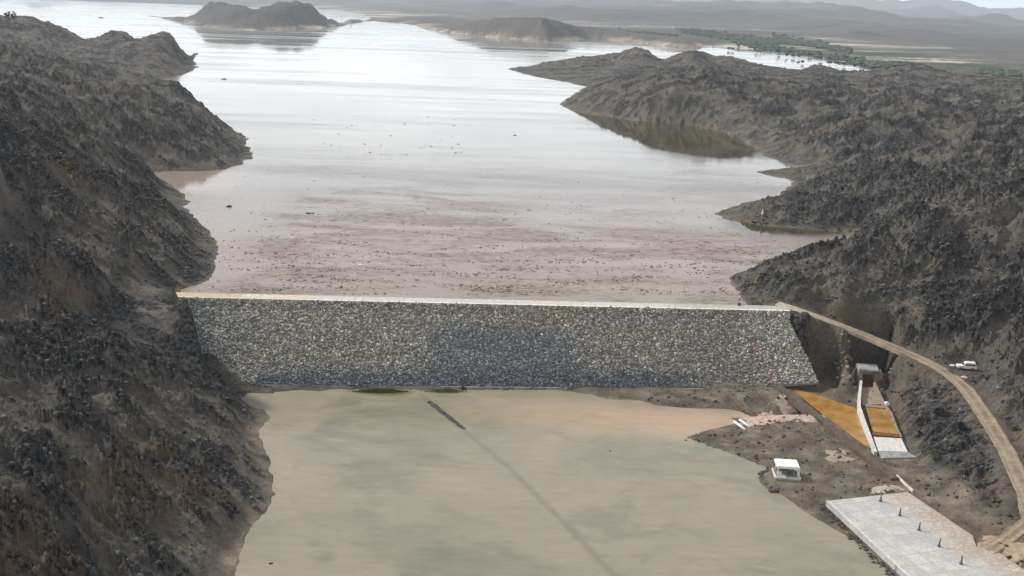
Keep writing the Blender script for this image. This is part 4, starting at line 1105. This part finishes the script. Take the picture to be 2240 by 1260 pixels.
# ------------------------------------------------------------------ white car beside the road
car = empty('parked_car', (carp[0], carp[1], -9.68), R(172)); tag(car, 'white off-road car parked beside the dirt road on the hillside', 'car')
bd = [(-2.35, .42), (2.30, .42), (2.38, .62), (2.36, .98), (2.2, 1.08), (1.0, 1.14), (.95, 1.15), (-2.3, 1.15), (-2.42, .9), (-2.42, .55)]
MB().side(bd, -.9, .9).build('body', M['white'], car, 0.07)
MB().side([(-2.25, 1.13), (.95, 1.13), (.40, 1.90), (.15, 2.0), (-1.95, 2.0), (-2.15, 1.9)], -.80, .80).build('cabin', M['white'], car, 0.08)
for sy in (-1, 1):
    y0, y1 = (sy * .79, sy * .825)
    y0, y1 = min(y0, y1), max(y0, y1)
    car.scale = (1.12, 1.12, 1.12)
    for q in ([(-2.0, 1.2), (-1.2, 1.2), (-1.2, 1.66), (-1.9, 1.66)], [(-1.1, 1.2), (-.2, 1.2), (-.2, 1.66), (-1.1, 1.66)], [(-.1, 1.2), (.68, 1.2), (.30, 1.66), (-.1, 1.66)]):
        MB().side(q, y0, y1).build('window', M['glass'], car)
MB().add([(.93, -.68, 1.2), (.93, .68, 1.2), (.42, .62, 1.74), (.42, -.62, 1.74), (.97, -.68, 1.22), (.97, .68, 1.22), (.46, .62, 1.76), (.46, -.62, 1.76)],
         [(0, 1, 2, 3), (7, 6, 5, 4), (0, 4, 5, 1), (1, 5, 6, 2), (2, 6, 7, 3), (3, 7, 4, 0)]).build('windscreen', M['glass'], car)
for x in (-1.45, 1.45):
    for sy in (-1, 1):
        wh = MB().tube((x, sy * .68, .38), (x, sy * .93, .38), .38, n=20).build('wheel', M['rubber'], car, 0.03)
        MB().tube((x, sy * .925, .38), (x, sy * .945, .38), .22, n=16).build('rim', M['steel'], wh)
for sy in (-.62, .62):
    MB().box(2.37, 2.41, sy - .16, sy + .16, .78, .93).build('headlight', M['steel'], car, 0.01)
    MB().box(-2.46, -2.42, sy - .12, sy + .12, .72, .98).build('tail_light', M['red'], car, 0.01)
MB().box(2.34, 2.5, -.85, .85, .42, .6).build('bumper', M['steel'], car, 0.03)
for px, py, z, lb in ((2084, 801, -9.8, 'flat pale stone slab lying just in front of the white car'), (2110, 825, -10.0, 'flat pale stone slab on the road verge below the white car')):
    p = at(px, py, z); p[2] = ground_z(p[0], p[1])
    o = MB().rock((0, 0, 0.15), (1.0, .8, .32), int(px), n=2).build('stone_slab', M['concrete']); o.location = p; tag(o, lb, 'stone', 'pale slabs by the road')

# marker posts at the end of the dam and the white gauge on the headland
p = at(1618, 655, 0.0)
mp = empty('marker_post', (p[0], p[1], -0.3)); tag(mp, 'dark and white banded marker post at the right end of the dam crest', 'post')
MB().tube((0, 0, 0), (0, 0, 0.9), 0.22, .2).build('shaft', M['dark'], mp)
MB().tube((0, 0, 0.9), (0, 0, 1.6), 0.26, .26).build('band', M['white'], mp)
MB().tube((0, 0, 1.6), (0, 0, 2.3), 0.2, .14).build('cap', M['dark'], mp)
p = at(1617, 668, 0.08)
o = MB().rock((0, 0, .4), (.55, .5, .6), 44).build('boulder', M['dark']); o.location = p; tag(o, 'dark boulder on the road edge at the right end of the dam', 'boulder')
p = at(1667, 475, 1.2); gz = ground_z(p[0], p[1])
gp = empty('gauge_post', (p[0], p[1], gz - .3)); tag(gp, 'tall white gauge post on the low headland right of the reservoir', 'post')
MB().tube((0, 0, 0), (0, 0, 2.4), 0.28, .22).build('shaft', M['grey'], gp)
MB().tube((0, 0, 2.4), (0, 0, 4.6), 0.5, .12, n=6).build('cap', M['white'], gp)

# ------------------------------------------------------------------ stone wall rising out of the pond
ws = MB(); a, b = at(940, 880, PL), at(1014, 938, PL)
for k in range(150):
    t = k / 149; q = a + (b - a) * t
    s = (0.75 - .35 * t) * random.uniform(.7, 1.2)
    ws.rock((q[0] + random.uniform(-.35, .35), q[1] + random.uniform(-.35, .35), PL + random.uniform(-.15, .12)), (s, s, s * .6), 900 + k, n=1)
tag(ws.build('stone_wall', M['dark']), 'dark broken stone wall rising from the pond near the dam', 'wall')

# ------------------------------------------------------------------ debris afloat
def chunk_field(name, n, pick, smin, smax, m, zl, seed):
    r = np.random.RandomState(seed); pts = []
    while len(pts) < n:
        q = pick(r)
        if q is not None: pts.append(q)
    pts = np.array(pts); n = len(pts)
    sz = smin + (smax - smin) * r.rand(n)**3
    v = base8[None] * (1 + (r.rand(n, 8, 3) - .5) * .9) * sz[:, None, None] * np.array([1.6, .8, .35]) * (.7 + .6 * r.rand(n, 1, 3))
    v = np.einsum('nij,nkj->nki', rotm((r.rand(n) - .5) * 2.2, 2), v) + np.concatenate([pts, np.full((n, 1), zl)], 1)[:, None]
    f = (fb[None] + (np.arange(n) * 8)[:, None, None]).reshape(-1, 4)
    return mesh_np(name, v.reshape(-1, 3), f, m)
lakeA = np.array(lake)[:, :2]
def inlake(x, y):
    return sdf(lakeA, np.array([x], np.float32), np.array([y], np.float32))[0] < -2
r = np.random.RandomState(5)
pxs = r.uniform(430, 1700, 60000); pys = 645 - 95 * np.abs(r.randn(60000)); ok = pys > 330
Q = np.array([at(a, b, WL) for a, b in zip(pxs[ok], pys[ok])])
f_ = sm(-.02, .38, fbm((Q[:, 0] + Q[:, 1] * .4) / 30, (Q[:, 1] - Q[:, 0] * .12) / 7, 3, 5))
ok = ((Q[:, :2] - CL[:2]) @ cnor > 13) & (sdf(lakeA, Q[:, 0].astype(np.float32), Q[:, 1].astype(np.float32)) < -2) & (r.rand(len(Q)) < 0.08 + .92 * f_)
QI = iter(Q[ok][:4600, :2])
NQ = min(4600, int(ok.sum()))
def pick1(r): return next(QI)
tag(chunk_field('floating_debris', NQ, pick1, 0.05, 0.28, M['straw'], WL + 0.02, 5), 'scattered small dark driftwood and scum afloat near the dam', 'debris', kind='stuff')
def pick2(r):
    px = r.uniform(680, 1010); py = r.uniform(235, 345)
    q = at(px, py, WL)
    return q[:2] if pn(np.array([q[0] / 60]), np.array([q[1] / 25]), 9)[0] > .05 else None
tag(chunk_field('floating_debris', 110, pick2, 0.15, 0.5, M['straw'], WL + 0.02, 8), 'thin drift of dark flecks in the middle of the reservoir', 'debris', kind='stuff')
raft = [(502, 452, WL, 1.6, .9, 'black raft of debris nearest the left shore of the reservoir'), (678, 467, WL, 1.9, .5, 'dark flat driftwood raft left of mid reservoir, above the scum'), (490, 173, WL, 4.0, 1.2, 'far dark snag in the water off the left headlands'), (222, 39, WL, 9.0, 3.0, 'farthest dark snag in bright water behind the left ridge'), (1126, 296, WL, 1.1, .6, 'lone dark fleck in open water left of the right hills'),
        (1336, 987, PL, .35, .25, 'small dark fleck in the pond left of the bank point'), (1500, 963, PL, .45, .25, 'small dark stone in the pond at the bank point'), (592, 1233, PL, .45, .3, 'dark twin lump in the pond at the bottom left shore')]
for k, (px, py, z, a, h, lb) in enumerate(raft):
    mb = MB()
    for j in range(4):
        mb.rock((random.uniform(-a, a) * .6, random.uniform(-a, a) * .4, 0), (a * random.uniform(.5, .9), a * random.uniform(.3, .6), h * random.uniform(.5, .9)), k * 10 + j, n=1)
    o = mb.build('driftwood_raft', M['black']); o.location = at(px, py, z); tag(o, lb, 'driftwood', 'larger flotsam on the water')
o = MB().rock((0, 0, 0), (.9, .5, .3), 3).build('white_float', M['white']); o.location = at(788, 579, WL); tag(o, 'small white float among the brown scum on the reservoir', 'float')

# rim grass at the toe of the dam
gr = []; gf = []
r = np.random.RandomState(4)
for cx, wd, n_ in ((832, 60, 2600), (975, 45, 900)):
    for k in range(n_):
        u = np.clip(r.randn() * .45, -1, 1)
        q = at(cx + u * wd, 857 + r.uniform(-5, 3) * (1 - u * u), PL)
        a = r.rand() * 6.28; h = r.uniform(.15, .5); wv_ = r.uniform(.05, .12)
        i = len(gr)
        gr += [(q[0] - wv_ * math.cos(a), q[1] - wv_ * math.sin(a), PL - .05), (q[0] + wv_ * math.cos(a), q[1] + wv_ * math.sin(a), PL - .05), (q[0] + r.uniform(-.2, .2), q[1] + r.uniform(-.2, .2), PL + h)]
        gf.append((i, i + 1, i + 2))
tag(mesh_np('grass', gr, gf, M['grass']), 'olive green reeds and grass in the water at the dam foot', 'grass', kind='stuff')

# loose boulders over the near slopes: far too many to count
bv = []; bf = []; nb = 0
ico = None
r = np.random.RandomState(12)
def scatter(n_, box, test, s0, s1):
    global nb
    xs = r.uniform(box[0], box[1], n_); ys = r.uniform(box[2], box[3], n_)
    ri = np.clip(np.searchsorted(rows, np.hypot(xs, ys)), 0, NR - 1); ci = np.clip(np.searchsorted(az, np.arctan2(xs, ys)), 0, NC - 1)
    ok = test(ri, ci)
    xs, ys, ri, ci = xs[ok], ys[ok], ri[ok], ci[ok]; k = len(xs)
    sz = s0 + (s1 - s0) * r.rand(k)**3.5
    v = base8[None] * (1 + (r.rand(k, 8, 3) - .5) * .8) * sz[:, None, None] * np.array([1.1, .9, .8]) * (.75 + .5 * r.rand(k, 1, 3))
    v = np.einsum('nij,nkj->nki', rotm(r.rand(k) * 6.28, 2) @ rotm((r.rand(k) - .5) * 2, 0), v)
    v += np.stack([xs, ys, H[ri, ci] + sz * .15], -1)[:, None]
    f = (fb[None] + (np.arange(k) * 8)[:, None, None]).reshape(-1, 4) + nb
    bv.append(v.reshape(-1, 3)); bf.append(f); nb += k * 8
    g_ = np.where(r.rand(k) < .015, .16 + .10 * r.rand(k), .025 + .09 * r.rand(k))
    bc.append(np.concatenate([np.repeat(g_[:, None] * np.array([1, .97, .93]), 8, 0), np.ones((k * 8, 1))], 1))
bc = []
scatter(70000, (-240, -20, 130, 420), lambda i, j: (H[i, j] > -19.3) & (DL[i, j] > 1) & (rust[i, j] < .5) & (r.rand(len(i)) < (.15 + .85 * rockc[i, j])) & ~((np.abs(up[i, j] + 15) < 30) & (along[i, j] > -8)), .07, .42)
scatter(45000, (60, 290, 170, 480), lambda i, j: (H[i, j] > -18) & (DROAD[i, j] > 4.5) & (DL[i, j] > 1) & (dc[i, j] > 5) & (FLAT[i, j] < .2) & (DC[i, j] > 1.5) & ~((np.abs(up[i, j] + 15) < 26) & (along[i, j] < clen + 10)), .07, .42)
scatter(2600, (40, 125, 170, 330), lambda i, j: (FLAT[i, j] > .6) & (DPn[i, j] > .5) & (DS[i, j] > 1) & (DB[i, j] > 1) & (DC[i, j] > 1) & (ds[i, j] > 5), .10, .40)
tag(mesh_np('loose_boulders', np.concatenate(bv), np.concatenate(bf), M['stone'], attrs={'stone': ('POINT', np.concatenate(bc))}), 'loose dark and pale boulders strewn over the rocky slopes', 'boulders', kind='stuff')

# ------------------------------------------------------------------ trees
def crown_mesh(seed, h, wd, n_=260):
    r = np.random.RandomState(seed); v = []; f = []
    cl = [(r.uniform(-.6, .6) * wd, r.uniform(-.6, .6) * wd, h * r.uniform(.5, .95), r.uniform(.25, .45) * wd) for _ in range(9)]
    for k in range(n_):
        cx, cy_, cz, cr_ = cl[k % 9]
        d = r.randn(3); d /= np.linalg.norm(d); d *= cr_ * r.rand()**.4
        p = np.array([cx, cy_, cz]) + d * np.array([1, 1, .7]); s = wd * .09
        a, b = r.randn(3) * s, r.randn(3) * s
        i = len(v); v += [tuple(p + a), tuple(p + b), tuple(p - a), tuple(p - b)]; f.append((i, i + 1, i + 2, i + 3))
    me = bpy.data.meshes.new('crown'); me.from_pydata(v, [], f); me.update(); me.materials.append(M['leaf'])
    return me
def tree(name, loc, h, wd, seed, label, group, cat='tree'):
    t = empty(name, loc); tag(t, label, cat, group)
    c = bpy.data.objects.new('crown', crown_mesh(seed, h, wd)); COL.objects.link(c); c.parent = t
    tr = MB(); tr.tube((0, 0, -.5), (wd * .05, 0, h * .55), h * .028, h * .018, 8)
    for k in range(4):
        a = k * 1.6 + seed; tr.tube((wd * .05, 0, h * .5), (math.cos(a) * wd * .45, math.sin(a) * wd * .45, h * .78), h * .015, h * .006, 6)
    tr.build('trunk', M['bark'], t)
    return t
for k, (px, py, wd, h, lb) in enumerate(((16, 36, 4.6, 17, 'round crowned tree on the far left ridge, the left one of a pair'), (31, 37, 4.6, 16.5, 'flat crowned tree on the far left ridge, right beside a rounder one'), (0, 36, 3.0, 9, 'small tree on the far left ridge at the picture edge'))):
    d = math.hypot(*at(0, 35, 52)[:2]) - 6
    q = atd(px, py, d); gz = ground_z(q[0], q[1])
    tree('acacia_tree', (q[0], q[1], gz), h, wd, 40 + k, lb, 'trees on the far left ridge')
ft = [(1560, 101, 4), (1593, 111, 7), (1602, 112, 7), (1616, 108, 5), (1655, 116, 7), (1663, 117, 6), (1672, 116, 5), (1680, 107, 8), (1702, 120, 10), (1706, 113, 8), (1720, 126, 7), (1735, 127, 7), (1748, 129, 8), (1752, 119, 6), (1772, 125, 8), (1754, 140, 6), (1795, 133, 7), (1815, 143, 8), (1830, 146, 8), (1845, 146, 7), (1868, 150, 7), (1885, 147, 8)]
for k, (px, py, h) in enumerate(ft):
    q = at(px, py, WL)
    tree('flooded_tree', tuple(q), h * 1.1, h * .7, 60 + k, 'small dark tree standing in the far bright flood water', 'trees standing in the far flood water')
# tree belt behind the flood: one dark mass
bv2 = []; bf2 = []; r = np.random.RandomState(9); i0 = 0
belts = [((1480, 70), (1700, 100), 9, 420), ((1600, 96), (1900, 139), 6, 420), ((1690, 84), (1860, 112), 10, 700), ((1540, 78), (1800, 98), 8, 700), ((1880, 142), (2010, 150), 6, 260), ((2140, 160), (2260, 174), 8, 500), ((730, 6), (860, 14), 5, 300), ((1350, 72), (1480, 84), 5, 250)]
for (x0, y0), (x1, y1), sp, n_ in belts:
    for k in range(n_):
        t = r.rand(); px = x0 + (x1 - x0) * t; py = y0 + (y1 - y0) * t + r.randn() * sp * .28
        q = at(px, py, 1.0)
        gz = ground_z(q[0], q[1])
        if gz > 14 or gz < WL: continue
        hh = r.uniform(2, 5); ww = r.uniform(2, 6)
        v = base8 * (1 + (r.rand(8, 3) - .5) * .8) * np.array([ww, ww, hh / 2]) + np.array([q[0], q[1], gz + hh * .45])
        bv2.append(v); bf2.append(fb + i0); i0 += 8
tag(mesh_np('tree_belt', np.concatenate(bv2), np.concatenate(bf2), M['leaf']), 'dark green belts of trees and fields beyond the far flood', 'tree belt', kind='stuff')

# ------------------------------------------------------------------ haze
hz = MB().box(-19000, 19000, -1500, 30200, -80, 700)
hm = bpy.data.materials.new('haze_air'); hm.use_nodes = True
t = hm.node_tree; t.nodes.clear()
ho = N(t, 'ShaderNodeOutputMaterial'); pv = N(t, 'ShaderNodeVolumePrincipled')
pv.inputs['Color'].default_value = (0.80, 0.90, 1.0, 1); pv.inputs['Density'].default_value = 0.000055
pv.inputs['Anisotropy'].default_value = 0.2
t.links.new(pv.outputs[0], ho.inputs['Volume'])
ho_ = hz.build('haze', hm); tag(ho_, 'pale bluish haze filling the air over the valley', 'haze', kind='stuff')
